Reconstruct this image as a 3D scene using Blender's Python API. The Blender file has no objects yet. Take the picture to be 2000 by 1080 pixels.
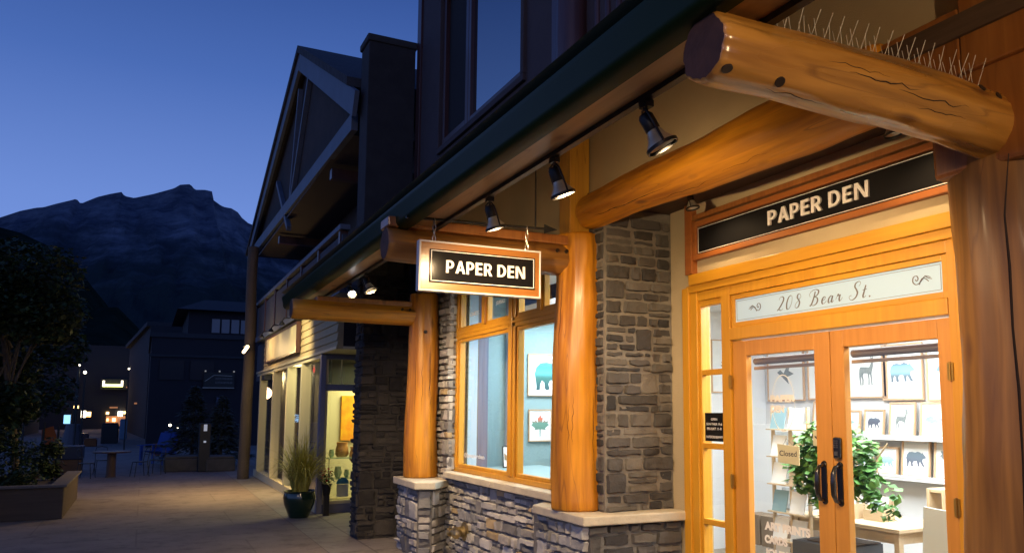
import bpy, bmesh, math, random
from mathutils import Vector, Matrix, noise
from mathutils.geometry import tessellate_polygon
R = math.radians
random.seed(7)
scn = bpy.context.scene
COL = scn.collection

# ------------------------------------------------------------------ camera
EYE = 1.6
YAW, PITCH, FPX, CX, CY = R(28.5), R(6.46), 1590.0, 1150.0, 620.0
cam_d = bpy.data.cameras.new('camera')
cam_d.sensor_width = 36.0
cam_d.lens = FPX / 2000 * 36
cam_d.shift_x = (1000 - CX) / 2000
cam_d.shift_y = (CY - 540) / 2000
cam_d.clip_start = 0.05
cam_d.clip_end = 20000
cam = bpy.data.objects.new('camera', cam_d)
cam.location = (0, 0, EYE)
cam.rotation_euler = (R(90) + PITCH, 0, -YAW)
COL.objects.link(cam)
scn.camera = cam

FW = Vector((math.sin(YAW) * math.cos(PITCH), math.cos(YAW) * math.cos(PITCH), math.sin(PITCH)))
RT = Vector((math.cos(YAW), -math.sin(YAW), 0))
UP = RT.cross(FW)
def P(px, py, X=None, Y=None, Z=None):
    """a measured point of the photograph on a real plane of the place"""
    d = FW + RT * ((px - CX) / FPX) - UP * ((py - CY) / FPX)
    if X is not None: t = X / d.x
    elif Y is not None: t = Y / d.y
    else: t = (Z - EYE) / d.z
    return Vector((t * d.x, t * d.y, EYE + t * d.z))

# ------------------------------------------------------------------ sky (dusk)
w = bpy.data.worlds.new('World')
scn.world = w
w.use_nodes = True
nt = w.node_tree
bg = nt.nodes['Background']
tc = nt.nodes.new('ShaderNodeTexCoord')
sp = nt.nodes.new('ShaderNodeSeparateXYZ')
rp = nt.nodes.new('ShaderNodeValToRGB')
nt.links.new(tc.outputs['Generated'], sp.inputs[0])
nt.links.new(sp.outputs['Z'], rp.inputs[0])
els = rp.color_ramp.elements
els[0].position = 0.0; els[0].color = (0.150, 0.235, 0.53, 1)
els[1].position = 1.0; els[1].color = (0.012, 0.030, 0.13, 1)
for p, c in ((0.10, (0.134, 0.218, 0.52, 1)), (0.22, (0.102, 0.178, 0.45, 1)), (0.36, (0.046, 0.100, 0.31, 1)), (0.48, (0.021, 0.054, 0.20, 1)), (0.65, (0.016, 0.042, 0.17, 1))):
    e = els.new(p); e.color = c
nt.links.new(rp.outputs[0], bg.inputs['Color'])
bg.inputs['Strength'].default_value = 1.5

scn.view_settings.view_transform = 'Standard'
scn.view_settings.look = 'None'
scn.view_settings.gamma = 1
scn.view_settings.exposure = 0
scn.render.engine = 'CYCLES'
scn.cycles.sample_clamp_indirect = 3.0
scn.cycles.max_bounces = 6
scn.cycles.transparent_max_bounces = 16
scn.cycles.use_denoising = True
scn.cycles.caustics_reflective = False
scn.cycles.caustics_refractive = False

# ------------------------------------------------------------------ tagging
def tag(o, label=None, cat=None, group=None, kind=None):
    if label: o['label'] = label
    if cat: o['category'] = cat
    if group: o['group'] = group
    if kind: o['kind'] = kind
    return o
def thing(name, label, cat, loc=(0, 0, 0), group=None, rot=(0, 0, 0)):
    o = bpy.data.objects.new(name, None)
    COL.objects.link(o)
    o.location = loc; o.rotation_euler = rot
    o.empty_display_size = 0.1
    return tag(o, label, cat, group)
def wloc(o):
    v = Vector((0, 0, 0))
    while o is not None:
        v = v + Vector(o.location); o = o.parent
    return v
def kids(o): return [c for c in bpy.data.objects if c.parent is o]
def dup(root, loc=None, rot=None, label=None, group=None, parent=None, scale=None):
    c = root.copy(); COL.objects.link(c)
    if parent is not None: c.parent = parent
    if loc is not None: c.location = loc
    if rot is not None: c.rotation_euler = rot
    if scale is not None: c.scale = scale
    if label: c['label'] = label
    if group: c['group'] = group
    for k in kids(root): dup(k, parent=c)
    return c

# ------------------------------------------------------------------ mesh builder
class MB:
    def __init__(s): s.v = []; s.f = []; s.c = []
    def add(s, vs, fs, col=None):
        n = len(s.v); s.v += [Vector(v) for v in vs]; s.f += [tuple(i + n for i in f) for f in fs]
        s.c += [col] * len(fs)
        return s
    def box(s, a, b, col=None):
        x0, y0, z0 = [min(a[i], b[i]) for i in range(3)]; x1, y1, z1 = [max(a[i], b[i]) for i in range(3)]
        return s.add([(x0,y0,z0),(x1,y0,z0),(x1,y1,z0),(x0,y1,z0),(x0,y0,z1),(x1,y0,z1),(x1,y1,z1),(x0,y1,z1)],
                     [(0,3,2,1),(4,5,6,7),(0,1,5,4),(1,2,6,5),(2,3,7,6),(3,0,4,7)], col)
    def quad(s, a, b, c, d, col=None): return s.add([a, b, c, d], [(0, 1, 2, 3)], col)
    def prism(s, poly, off, col=None):
        """extrude a 3D polygon along off"""
        n = len(poly); off = Vector(off)
        vs = [Vector(p) for p in poly] + [Vector(p) + off for p in poly]
        fs = [tuple(range(n - 1, -1, -1)), tuple(range(n, 2 * n))] + [(i, (i + 1) % n, (i + 1) % n + n, i + n) for i in range(n)]
        return s.add(vs, fs, col)
    def tube(s, pts, r, n=8, col=None, cap=True):
        pts = [Vector(p) for p in pts]
        rr = r if isinstance(r, (list, tuple)) else [r] * len(pts)
        base = len(s.v); vs = []; prev = None
        for i, p in enumerate(pts):
            d = (pts[min(i + 1, len(pts) - 1)] - pts[max(i - 1, 0)]).normalized()
            if prev is None:
                a = Vector((0, 0, 1)) if abs(d.z) < 0.9 else Vector((1, 0, 0))
                u = d.cross(a).normalized()
            else:
                u = (prev - d * prev.dot(d)).normalized()
            prev = u; q = d.cross(u)
            for k in range(n):
                t = 2 * math.pi * k / n
                vs.append(p + (u * math.cos(t) + q * math.sin(t)) * rr[i])
        fs = []
        for i in range(len(pts) - 1):
            for k in range(n):
                fs.append((i * n + k, i * n + (k + 1) % n, (i + 1) * n + (k + 1) % n, (i + 1) * n + k))
        if cap:
            fs.append(tuple(range(n - 1, -1, -1))); m = (len(pts) - 1) * n; fs.append(tuple(range(m, m + n)))
        return s.add(vs, fs, col)
    def lathe(s, prof, c=(0, 0, 0), n=24, col=None):
        vs = []; m = len(prof); c = Vector(c)
        for r, z in prof:
            for k in range(n):
                t = 2 * math.pi * k / n
                vs.append(c + Vector((r * math.cos(t), r * math.sin(t), z)))
        fs = [(i * n + k, i * n + (k + 1) % n, (i + 1) * n + (k + 1) % n, (i + 1) * n + k) for i in range(m - 1) for k in range(n)]
        return s.add(vs, fs, col)
    def build(s, name, m, parent=None, smooth=False, bevel=0, seg=2, loc=None):
        off = wloc(parent) if parent is not None else Vector(loc or (0, 0, 0))
        me = bpy.data.meshes.new(name)
        me.from_pydata([v - off for v in s.v], [], s.f)
        if any(c is not None for c in s.c):
            at = me.color_attributes.new('tint', 'FLOAT_COLOR', 'CORNER')
            i = 0
            for pi, f in enumerate(s.f):
                c = s.c[pi] or (1, 1, 1)
                for _ in f:
                    at.data[i].color = (c[0], c[1], c[2], 1); i += 1
        bm = bmesh.new(); bm.from_mesh(me); bmesh.ops.recalc_face_normals(bm, faces=bm.faces); bm.to_mesh(me); bm.free()
        if smooth:
            me.polygons.foreach_set('use_smooth', [True] * len(me.polygons))
            try: me.set_sharp_from_angle(angle=R(48))
            except Exception: pass
        me.materials.append(m)
        o = bpy.data.objects.new(name, me); COL.objects.link(o)
        if parent is not None: o.parent = parent
        elif loc: o.location = loc
        if bevel:
            b = o.modifiers.new('bevel', 'BEVEL'); b.width = bevel; b.segments = seg; b.limit_method = 'ANGLE'; b.angle_limit = R(40)
        return o

def struct(o): o['kind'] = 'structure'; return o

# ------------------------------------------------------------------ materials
MATS = {}
def mat(name, col, rough=0.6, metal=0.0, var=0.0, vscale=4.0, stretch=(1, 1, 1), bump=0.0, bscale=40.0, coat=0.0, emit=None, estr=0.0, attr=False, col2=None, spec=0.5):
    m = bpy.data.materials.new(name); m.use_nodes = True
    N = m.node_tree; b = N.nodes['Principled BSDF']
    b.inputs['Roughness'].default_value = rough; b.inputs['Metallic'].default_value = metal
    b.inputs['Specular IOR Level'].default_value = spec
    if coat: b.inputs['Coat Weight'].default_value = coat; b.inputs['Coat Roughness'].default_value = 0.18
    t = N.nodes.new('ShaderNodeTexCoord'); mp = N.nodes.new('ShaderNodeMapping'); mp.inputs['Scale'].default_value = stretch
    N.links.new(t.outputs['Object'], mp.inputs[0])
    src = None
    if var or col2:
        n = N.nodes.new('ShaderNodeTexNoise'); n.inputs['Scale'].default_value = vscale; n.inputs['Detail'].default_value = 6; n.inputs['Roughness'].default_value = 0.62
        N.links.new(mp.outputs[0], n.inputs[0])
        r = N.nodes.new('ShaderNodeValToRGB')
        c2 = col2 or tuple(min(1, c * (1 + var)) for c in col)
        c1 = col if col2 else tuple(c * (1 - var) for c in col)
        r.color_ramp.elements[0].position = 0.3; r.color_ramp.elements[0].color = (*c1, 1)
        r.color_ramp.elements[1].position = 0.7; r.color_ramp.elements[1].color = (*c2, 1)
        N.links.new(n.outputs['Fac'], r.inputs[0]); src = r.outputs[0]
    if attr:
        a = N.nodes.new('ShaderNodeAttribute'); a.attribute_name = 'tint'
        mx = N.nodes.new('ShaderNodeMix'); mx.data_type = 'RGBA'; mx.blend_type = 'MULTIPLY'; mx.inputs[0].default_value = 1
        if src: N.links.new(src, mx.inputs[6])
        else: mx.inputs[6].default_value = (*col, 1)
        N.links.new(a.outputs['Color'], mx.inputs[7]); src = mx.outputs[2]
    if src: N.links.new(src, b.inputs['Base Color'])
    else: b.inputs['Base Color'].default_value = (*col, 1)
    if bump:
        n2 = N.nodes.new('ShaderNodeTexNoise'); n2.inputs['Scale'].default_value = bscale; n2.inputs['Detail'].default_value = 5
        N.links.new(mp.outputs[0], n2.inputs[0])
        bp = N.nodes.new('ShaderNodeBump'); bp.inputs['Strength'].default_value = bump; bp.inputs['Distance'].default_value = 0.01
        N.links.new(n2.outputs['Fac'], bp.inputs['Height']); N.links.new(bp.outputs[0], b.inputs['Normal'])
    if emit:
        b.inputs['Emission Color'].default_value = (*emit, 1); b.inputs['Emission Strength'].default_value = estr
    MATS[name] = m
    return m

def wood(name, c1, c2, axis='Z', rough=0.38, coat=0.35, knots=True, dark=(0.10, 0.035, 0.012), fine=1.0, peel=0.0):
    """varnished pine: long grain along one axis, streaks, a few knots and checks"""
    m = bpy.data.materials.new(name); m.use_nodes = True
    N = m.node_tree; L = N.links; b = N.nodes['Principled BSDF']
    def nd(t): return N.nodes.new('ShaderNode' + t)
    t = nd('TexCoord')
    def stretched(cross, along):
        mp = nd('Mapping'); s = [cross] * 3; s['XYZ'.index(axis)] = along; mp.inputs['Scale'].default_value = s
        L.new(t.outputs['Object'], mp.inputs[0]); return mp
    m1 = stretched(26 * fine, 1.6 * fine); n1 = nd('TexNoise'); n1.inputs['Scale'].default_value = 1; n1.inputs['Detail'].default_value = 8; n1.inputs['Distortion'].default_value = 0.6
    L.new(m1.outputs[0], n1.inputs[0])
    m2 = stretched(5, 0.9); n2 = nd('TexNoise'); n2.inputs['Scale'].default_value = 1; n2.inputs['Detail'].default_value = 3
    L.new(m2.outputs[0], n2.inputs[0])
    r = nd('ValToRGB'); r.color_ramp.elements[0].position = 0.32; r.color_ramp.elements[0].color = (*c1, 1)
    r.color_ramp.elements[1].position = 0.68; r.color_ramp.elements[1].color = (*c2, 1)
    ma = nd('Math'); ma.operation = 'MULTIPLY_ADD'; ma.inputs[1].default_value = 0.5
    L.new(n1.outputs['Fac'], ma.inputs[0])
    mb = nd('Math'); mb.operation = 'MULTIPLY'; mb.inputs[1].default_value = 0.5; L.new(n2.outputs['Fac'], mb.inputs[0]); L.new(mb.outputs[0], ma.inputs[2])
    L.new(ma.outputs[0], r.inputs[0]); src = r.outputs[0]
    if knots:
        m3 = stretched(4.5, 1.7); v = nd('TexVoronoi'); v.inputs['Scale'].default_value = 1
        L.new(m3.outputs[0], v.inputs[0])
        kr = nd('ValToRGB'); kr.color_ramp.elements[0].position = 0.06; kr.color_ramp.elements[0].color = (1, 1, 1, 1)
        kr.color_ramp.elements[1].position = 0.15; kr.color_ramp.elements[1].color = (0, 0, 0, 1)
        L.new(v.outputs['Distance'], kr.inputs[0])
        mx = nd('Mix'); mx.data_type = 'RGBA'; mf = nd('Math'); mf.operation = 'MULTIPLY'; mf.inputs[1].default_value = 0.75
        L.new(kr.outputs[0], mf.inputs[0]); L.new(mf.outputs[0], mx.inputs[0]); L.new(src, mx.inputs[6]); mx.inputs[7].default_value = (*dark, 1); src = mx.outputs[2]
        # drying checks: thin dark lines along the grain
        m4 = stretched(9, 0.45); w4 = nd('TexNoise'); w4.inputs['Scale'].default_value = 1; w4.inputs['Detail'].default_value = 1; L.new(m4.outputs[0], w4.inputs[0])
        cr = nd('ValToRGB'); e = cr.color_ramp.elements; e[0].position = 0.396; e[0].color = (0, 0, 0, 1); e[1].position = 0.404; e[1].color = (0, 0, 0, 1)
        k = e.new(0.40); k.color = (1, 1, 1, 1)
        L.new(w4.outputs['Fac'], cr.inputs[0])
        mx2 = nd('Mix'); mx2.data_type = 'RGBA'; mf2 = nd('Math'); mf2.operation = 'MULTIPLY'; mf2.inputs[1].default_value = 0.7
        L.new(cr.outputs[0], mf2.inputs[0]); L.new(mf2.outputs[0], mx2.inputs[0]); L.new(src, mx2.inputs[6]); mx2.inputs[7].default_value = (*dark, 1); src = mx2.outputs[2]
    L.new(src, b.inputs['Base Color'])
    rr = nd('MapRange'); rr.inputs['To Min'].default_value = rough - 0.08; rr.inputs['To Max'].default_value = rough + 0.15
    L.new(n2.outputs['Fac'], rr.inputs['Value']); L.new(rr.outputs[0], b.inputs['Roughness'])
    b.inputs['Coat Weight'].default_value = coat; b.inputs['Coat Roughness'].default_value = 0.22
    bp = nd('Bump'); bp.inputs['Strength'].default_value = 0.22; bp.inputs['Distance'].default_value = 0.006
    L.new(n1.outputs['Fac'], bp.inputs['Height']); out = bp.outputs[0]
    if peel:   # shallow drawknife facets
        m5 = stretched(7, 1.6); vv = nd('TexVoronoi'); vv.feature = 'SMOOTH_F1'; vv.inputs['Scale'].default_value = 1; vv.inputs['Smoothness'].default_value = .35; L.new(m5.outputs[0], vv.inputs[0])
        b2 = nd('Bump'); b2.inputs['Strength'].default_value = peel; b2.inputs['Distance'].default_value = 0.02; L.new(vv.outputs['Distance'], b2.inputs['Height']); L.new(out, b2.inputs['Normal']); out = b2.outputs[0]
    L.new(out, b.inputs['Normal'])
    MATS[name] = m
    return m

def glass(name, tint=(0.95, 0.97, 0.97), refl=1.0, rough=0.0, ior=1.45):
    m = bpy.data.materials.new(name); m.use_nodes = True
    N = m.node_tree; N.nodes.clear(); L = N.links
    o = N.nodes.new('ShaderNodeOutputMaterial'); mx = N.nodes.new('ShaderNodeMixShader')
    t = N.nodes.new('ShaderNodeBsdfTransparent'); t.inputs[0].default_value = (*tint, 1)
    g = N.nodes.new('ShaderNodeBsdfGlossy'); g.inputs['Roughness'].default_value = rough; g.inputs[0].default_value = (refl, refl, refl, 1)
    f = N.nodes.new('ShaderNodeFresnel'); ge = N.nodes.new('ShaderNodeNewGeometry')
    k = N.nodes.new('ShaderNodeMapRange'); k.inputs['To Min'].default_value = ior; k.inputs['To Max'].default_value = 1 / ior   # same reflection from both sides
    L.new(ge.outputs['Backfacing'], k.inputs['Value']); L.new(k.outputs[0], f.inputs[0])
    L.new(f.outputs[0], mx.inputs[0]); L.new(t.outputs[0], mx.inputs[1]); L.new(g.outputs[0], mx.inputs[2]); L.new(mx.outputs[0], o.inputs[0])
    MATS[name] = m
    return m

OR1, OR2 = (0.36, 0.15, 0.014), (0.58, 0.30, 0.03)
wz = wood('pine_vertical', OR1, OR2, 'Z', fine=0.8)
wy = wood('pine_along_street', OR1, OR2, 'Y', fine=0.8)
wx = wood('pine_outward', OR1, OR2, 'X', fine=0.8)
tz = wood('joinery_vertical', (0.54, 0.24, 0.012), (0.66, 0.33, 0.022), 'Z', knots=False, coat=0.25, rough=0.42)
ty = wood('joinery_horizontal', (0.54, 0.24, 0.012), (0.66, 0.33, 0.022), 'Y', knots=False, coat=0.25, rough=0.42)
logm = wood('peeled_log', (0.26, 0.08, 0.004), (0.74, 0.32, 0.014), 'Z', fine=0.8, coat=0.15, rough=.44, peel=.6)
logpale = wood('weathered_log', (0.21, 0.085, 0.014), (0.62, 0.31, 0.06), 'Z', fine=0.7, coat=0.8, rough=.26, peel=1.2)  # same wood as the other logs; its different lighting is put into the colour
log_brown = wood('brown_log', (0.13, 0.055, 0.012), (0.36, 0.17, 0.035), 'Z', fine=0.8, coat=0.2, rough=.5, peel=1.4)
endgrain = mat('end_grain', (0.085, 0.035, 0.018), 0.8, var=0.35, vscale=9, bump=0.4)
red_wood = wood('stained_frame', (0.28, 0.085, 0.02), (0.40, 0.14, 0.03), 'Y', knots=False, coat=0.2)
plaster = mat('beige_plaster', (0.47, 0.38, 0.23), 0.9, var=0.08, vscale=1.4, bump=0.25, bscale=120)
plaster_dark = mat('taupe_stucco', (0.07, 0.055, 0.058), 0.92, var=0.12, vscale=2, bump=0.3, bscale=140)
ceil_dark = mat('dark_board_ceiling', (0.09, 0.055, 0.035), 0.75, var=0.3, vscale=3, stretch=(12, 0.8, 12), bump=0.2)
green_metal = mat('dark_green_metal', (0.008, 0.020, 0.003), 0.40, metal=0.0, coat=0.0, var=0.1, vscale=3, spec=.12)
black_metal = mat('black_metal', (0.018, 0.018, 0.018), 0.45, metal=0.3)
steel = mat('worn_steel', (0.30, 0.29, 0.27), 0.38, metal=0.9, var=0.15, vscale=20)
brass = mat('brass', (0.42, 0.33, 0.16), 0.38, metal=0.9, var=0.2, vscale=30)
bolt_m = mat('bolt_head', (0.05, 0.035, 0.028), 0.5, metal=0.6)
stone = mat('ledge_stone', (1, 1, 1), 0.82, var=0.22, vscale=9, bump=0.9, bscale=28, attr=True, spec=0.35)
mortar = mat('mortar', (0.17, 0.165, 0.155), 0.95, var=0.2, vscale=12, bump=0.6, bscale=60)
mortar_dark = mat('dark_mortar', (0.20, 0.185, 0.16), 0.95, var=0.2, vscale=12, bump=0.6, bscale=60)
capstone = mat('cap_stone', (0.52, 0.47, 0.36), 0.85, var=0.14, vscale=5, bump=0.5, bscale=30)
white_p = mat('white_paint', (0.80, 0.80, 0.79), 0.6)
white_frame = mat('white_edge', (0.62, 0.60, 0.58), 0.5)
sign_black = mat('sign_black', (0.008, 0.008, 0.009), 0.13, spec=.3)
letter_w = mat('letter_white', (0.78, 0.76, 0.73), 0.5)
clear = glass('window_glass', ior=1.6)
upglass = glass('dusk_window_glass', tint=(0.10, 0.12, 0.16), ior=7.0)
dark_wood = wood('dark_trim', (0.05, 0.02, 0.018), (0.085, 0.035, 0.03), 'Z', knots=False, coat=0.2)
dark_int = mat('dark_interior', (0.015, 0.014, 0.015), 0.9)

# ------------------------------------------------------------------ text and outlines
def text_obj(s, name, m, parent, centre, w=None, h=None, face='-X', extrude=0.002, bold=0.0, shear=0.0, spacing=1.0, line=1.0, align='CENTER', spin=0):
    cu = bpy.data.curves.new(name, 'FONT'); cu.body = s; cu.size = 1.0; cu.extrude = 0; cu.offset = bold; cu.shear = shear
    cu.space_character = spacing; cu.space_line = line; cu.align_x = align; cu.resolution_u = 4
    tmp = bpy.data.objects.new('tmp_text', cu); COL.objects.link(tmp)
    dg = bpy.context.evaluated_depsgraph_get()
    me = bpy.data.meshes.new_from_object(tmp.evaluated_get(dg))
    bpy.data.objects.remove(tmp); bpy.data.curves.remove(cu)
    xs = [v.co.x for v in me.vertices]; ys = [v.co.y for v in me.vertices]
    cx, cy = (min(xs) + max(xs)) / 2, (min(ys) + max(ys)) / 2
    W, H = max(xs) - min(xs), max(ys) - min(ys)
    sx = (w / W) if w else None; sy = (h / H) if h else None
    if sx is None: sx = sy
    if sy is None: sy = sx
    ax = {'-X': (Vector((0, -1, 0)), Vector((0, 0, 1)), Vector((-1, 0, 0))), '-Y': (Vector((1, 0, 0)), Vector((0, 0, 1)), Vector((0, -1, 0)))}[face]
    c = Vector(centre)
    if spin:
        a0, a1, a2 = ax; ax = (a0 * math.cos(spin) + a1 * math.sin(spin), a1 * math.cos(spin) - a0 * math.sin(spin), a2)
    mb = MB()
    vs = [c + ax[0] * ((v.co.x - cx) * sx) + ax[1] * ((v.co.y - cy) * sy) for v in me.vertices]
    fs = [tuple(p.vertices) for p in me.polygons]
    mb.add(vs, fs)
    bpy.data.meshes.remove(me)
    o = mb.build(name, m, parent)
    if extrude:
        bm = bmesh.new(); bm.from_mesh(o.data)
        bmesh.ops.remove_doubles(bm, verts=bm.verts, dist=1e-5)
        ret = bmesh.ops.extrude_face_region(bm, geom=bm.faces[:])
        bmesh.ops.translate(bm, vec=ax[2] * extrude, verts=[g for g in ret['geom'] if isinstance(g, bmesh.types.BMVert)])
        bmesh.ops.recalc_face_normals(bm, faces=bm.faces)
        bm.to_mesh(o.data); bm.free()
    return o

def _arc(cx, cy, rx, ry, a0, a1, n=12):
    return [(cx + rx * math.cos(R(a0 + (a1 - a0) * i / n)), cy + ry * math.sin(R(a0 + (a1 - a0) * i / n))) for i in range(n + 1)]
BOLD = {
 'P': ([[(0, 0), (.20, 0), (.20, .345), (.30, .345)] + _arc(.30, .6725, .33, .3275, -90, 90) + [(0, 1)], [(.20, .50)] + _arc(.29, .675, .145, .175, -90, 90) + [(.20, .85)]], .66),
 'A': ([[(0, 0), (.205, 0), (.265, .22), (.515, .22), (.575, 0), (.78, 0), (.49, 1), (.29, 1)], [(.31, .375), (.47, .375), (.39, .70)]], .78),
 'E': ([[(0, 0), (.54, 0), (.54, .165), (.20, .165), (.20, .43), (.51, .43), (.51, .59), (.20, .59), (.20, .835), (.54, .835), (.54, 1), (0, 1)]], .60),
 'R': ([[(0, 0), (.20, 0), (.20, .375), (.27, .375), (.46, 0), (.69, 0), (.46, .42)] + _arc(.31, .69, .32, .31, -62, 90) + [(0, 1)], [(.20, .53)] + _arc(.29, .69, .145, .16, -90, 90) + [(.20, .85)]], .70),
 'D': ([[(0, 0), (.28, 0)] + _arc(.28, .5, .45, .5, -90, 90) + [(0, 1)], [(.20, .16)] + _arc(.27, .5, .26, .34, -90, 90) + [(.20, .84)]], .78),
 'N': ([[(0, 0), (.185, 0), (.185, .70), (.19, .70), (.56, 0), (.79, 0), (.79, 1), (.605, 1), (.605, .30), (.60, .30), (.23, 1), (0, 1)]], .86),
}
def bold_sign(s, m, parent, centre, w, h, face, extrude):
    """bold sans capitals cut from outlines, one raised letter each"""
    gap = .085; total = sum(.32 if c == ' ' else BOLD[c][1] + gap for c in s) - gap
    a0, a1, a2 = frame3(face); c0 = Vector(centre); sx, sy = w / total, h; x = -total / 2
    for ch in s:
        if ch == ' ': x += .32; continue
        loops, adv = BOLD[ch]
        cu = bpy.data.curves.new('letter', 'CURVE'); cu.dimensions = '2D'; cu.fill_mode = 'BOTH'
        for lp in loops:
            sp = cu.splines.new('POLY'); sp.points.add(len(lp) - 1); sp.use_cyclic_u = True
            for i, (px, py) in enumerate(lp): sp.points[i].co = (px, py, 0, 1)
        cu.extrude = .5
        tmp = bpy.data.objects.new('tmp', cu); COL.objects.link(tmp)
        me = bpy.data.meshes.new_from_object(tmp.evaluated_get(bpy.context.evaluated_depsgraph_get()))
        bpy.data.objects.remove(tmp); bpy.data.curves.remove(cu)
        mb = MB(); mb.add([c0 + a0 * ((x + v.co.x) * sx) + a1 * ((v.co.y - .5) * sy) + a2 * ((v.co.z + .5) * extrude) for v in me.vertices], [tuple(p.vertices) for p in me.polygons])
        bpy.data.meshes.remove(me); mb.build('letter', m, parent)
        x += adv + gap

def frame3(face):
    return {'-X': (Vector((0, -1, 0)), Vector((0, 0, 1)), Vector((-1, 0, 0))), '-Y': (Vector((1, 0, 0)), Vector((0, 0, 1)), Vector((0, -1, 0)))}[face]
def outline(name, pts, centre, size, m, parent, face='-X', th=0.001, flip=False, tilt=0.0):
    """flat printed shape from a unit outline, laid on a sheet"""
    a0, a1, a2 = frame3(face); c = Vector(centre)
    if tilt: a1 = (a1 * math.cos(tilt) - a2 * math.sin(tilt))
    q = [(-x if flip else x, y) for x, y in pts]
    P3 = [c + a0 * (x - (0 if flip else 0)) * size + a1 * y * size for x, y in q]
    tris = tessellate_polygon([[Vector((x, y, 0)) for x, y in q]])
    mb = MB(); mb.add(P3, [tuple(t) for t in tris])
    return mb.build(name, m, parent)

def ribbon(mb, pts, wfun, centre, size, face='-X', th=0.0):
    """calligraphic stroke through points (Catmull-Rom); wider where it runs downward"""
    a0, a1, a2 = frame3(face); c = Vector(centre)
    q = [Vector((x, y)) for x, y in pts]; q = [q[0] * 2 - q[1]] + q + [q[-1] * 2 - q[-2]]
    out = []
    for i in range(1, len(q) - 2):
        for k in range(7):
            t = k / 7
            out.append(0.5 * ((2 * q[i]) + (q[i + 1] - q[i - 1]) * t + (2 * q[i - 1] - 5 * q[i] + 4 * q[i + 1] - q[i + 2]) * t * t + (-q[i - 1] + 3 * q[i] - 3 * q[i + 1] + q[i + 2]) * t ** 3))
    out.append(q[-2])
    L = []; Rr = []
    for i, p in enumerate(out):
        d = (out[min(i + 1, len(out) - 1)] - out[max(i - 1, 0)]); d = d.normalized() if d.length > 1e-6 else Vector((1, 0))
        wd = wfun(d) * (0.72 + 0.28 * math.sin(math.pi * min(1, max(0, (i + 1) / (len(out) + 1)))))
        nrm = Vector((-d.y, d.x)) * wd * 0.5
        L.append(p + nrm); Rr.append(p - nrm)
    vs = [c + a0 * v.x * size + a1 * v.y * size for v in L + Rr]; n = len(L)
    mb.add(vs, [(i, i + 1, n + i + 1, n + i) for i in range(n - 1)])

BEAR = [(-.50,.02),(-.46,.16),(-.36,.26),(-.2,.28),(-.05,.25),(.08,.30),(.2,.27),(.27,.22),(.31,.27),(.35,.22),(.42,.16),(.50,.07),(.49,.02),(.40,.01),(.34,-.02),(.33,-.10),(.38,-.22),(.44,-.30),(.40,-.33),(.33,-.31),(.25,-.19),(.20,-.12),(.17,-.22),(.18,-.32),(.10,-.33),(.07,-.2),(.03,-.1),(-.12,-.12),(-.16,-.2),(-.13,-.31),(-.2,-.34),(-.25,-.3),(-.26,-.17),(-.32,-.12),(-.36,-.2),(-.37,-.33),(-.46,-.34),(-.45,-.26),(-.47,-.12)]
ELK = [(-.34,.06),(-.3,.14),(-.1,.13),(.08,.12),(.14,.22),(.16,.34),(.13,.44),(.16,.5),(.19,.42),(.22,.48),(.26,.43),(.24,.37),(.33,.31),(.32,.27),(.25,.27),(.24,.15),(.2,.02),(.17,-.08),(.18,-.25),(.2,-.46),(.15,-.47),(.13,-.26),(.1,-.1),(.07,-.12),(.08,-.3),(.07,-.46),(.02,-.46),(.03,-.26),(0,-.08),(-.16,-.07),(-.2,-.14),(-.17,-.28),(-.19,-.46),(-.24,-.46),(-.23,-.28),(-.28,-.16),(-.29,-.28),(-.27,-.46),(-.32,-.46),(-.35,-.26),(-.36,-.08)]
FISH = [(-.5,.0),(-.4,.1),(-.2,.16),(-.05,.17),(0,.24),(.08,.15),(.25,.08),(.36,.06),(.5,.16),(.46,.0),(.5,-.15),(.36,-.05),(.2,-.09),(.12,-.16),(.06,-.11),(-.1,-.14),(-.16,-.22),(-.22,-.13),(-.4,-.08)]
LEAF = [(0,.5),(.07,.33),(.13,.36),(.11,.12),(.23,.24),(.27,.17),(.42,.2),(.37,.08),(.45,.03),(.25,-.13),(.28,-.2),(.03,-.17),(.01,-.5),(-.01,-.5),(-.03,-.17),(-.28,-.2),(-.25,-.13),(-.45,.03),(-.37,.08),(-.42,.2),(-.27,.17),(-.23,.24),(-.11,.12),(-.13,.36),(-.07,.33)]
BIRD = [(-.5,.1),(-.3,.2),(-.1,.05),(.1,.35),(.3,.4),(.2,.15),(.5,.02),(.3,-.05),(.1,-.1),(.2,-.4),(.0,-.25),(-.2,-.1)]

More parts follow.
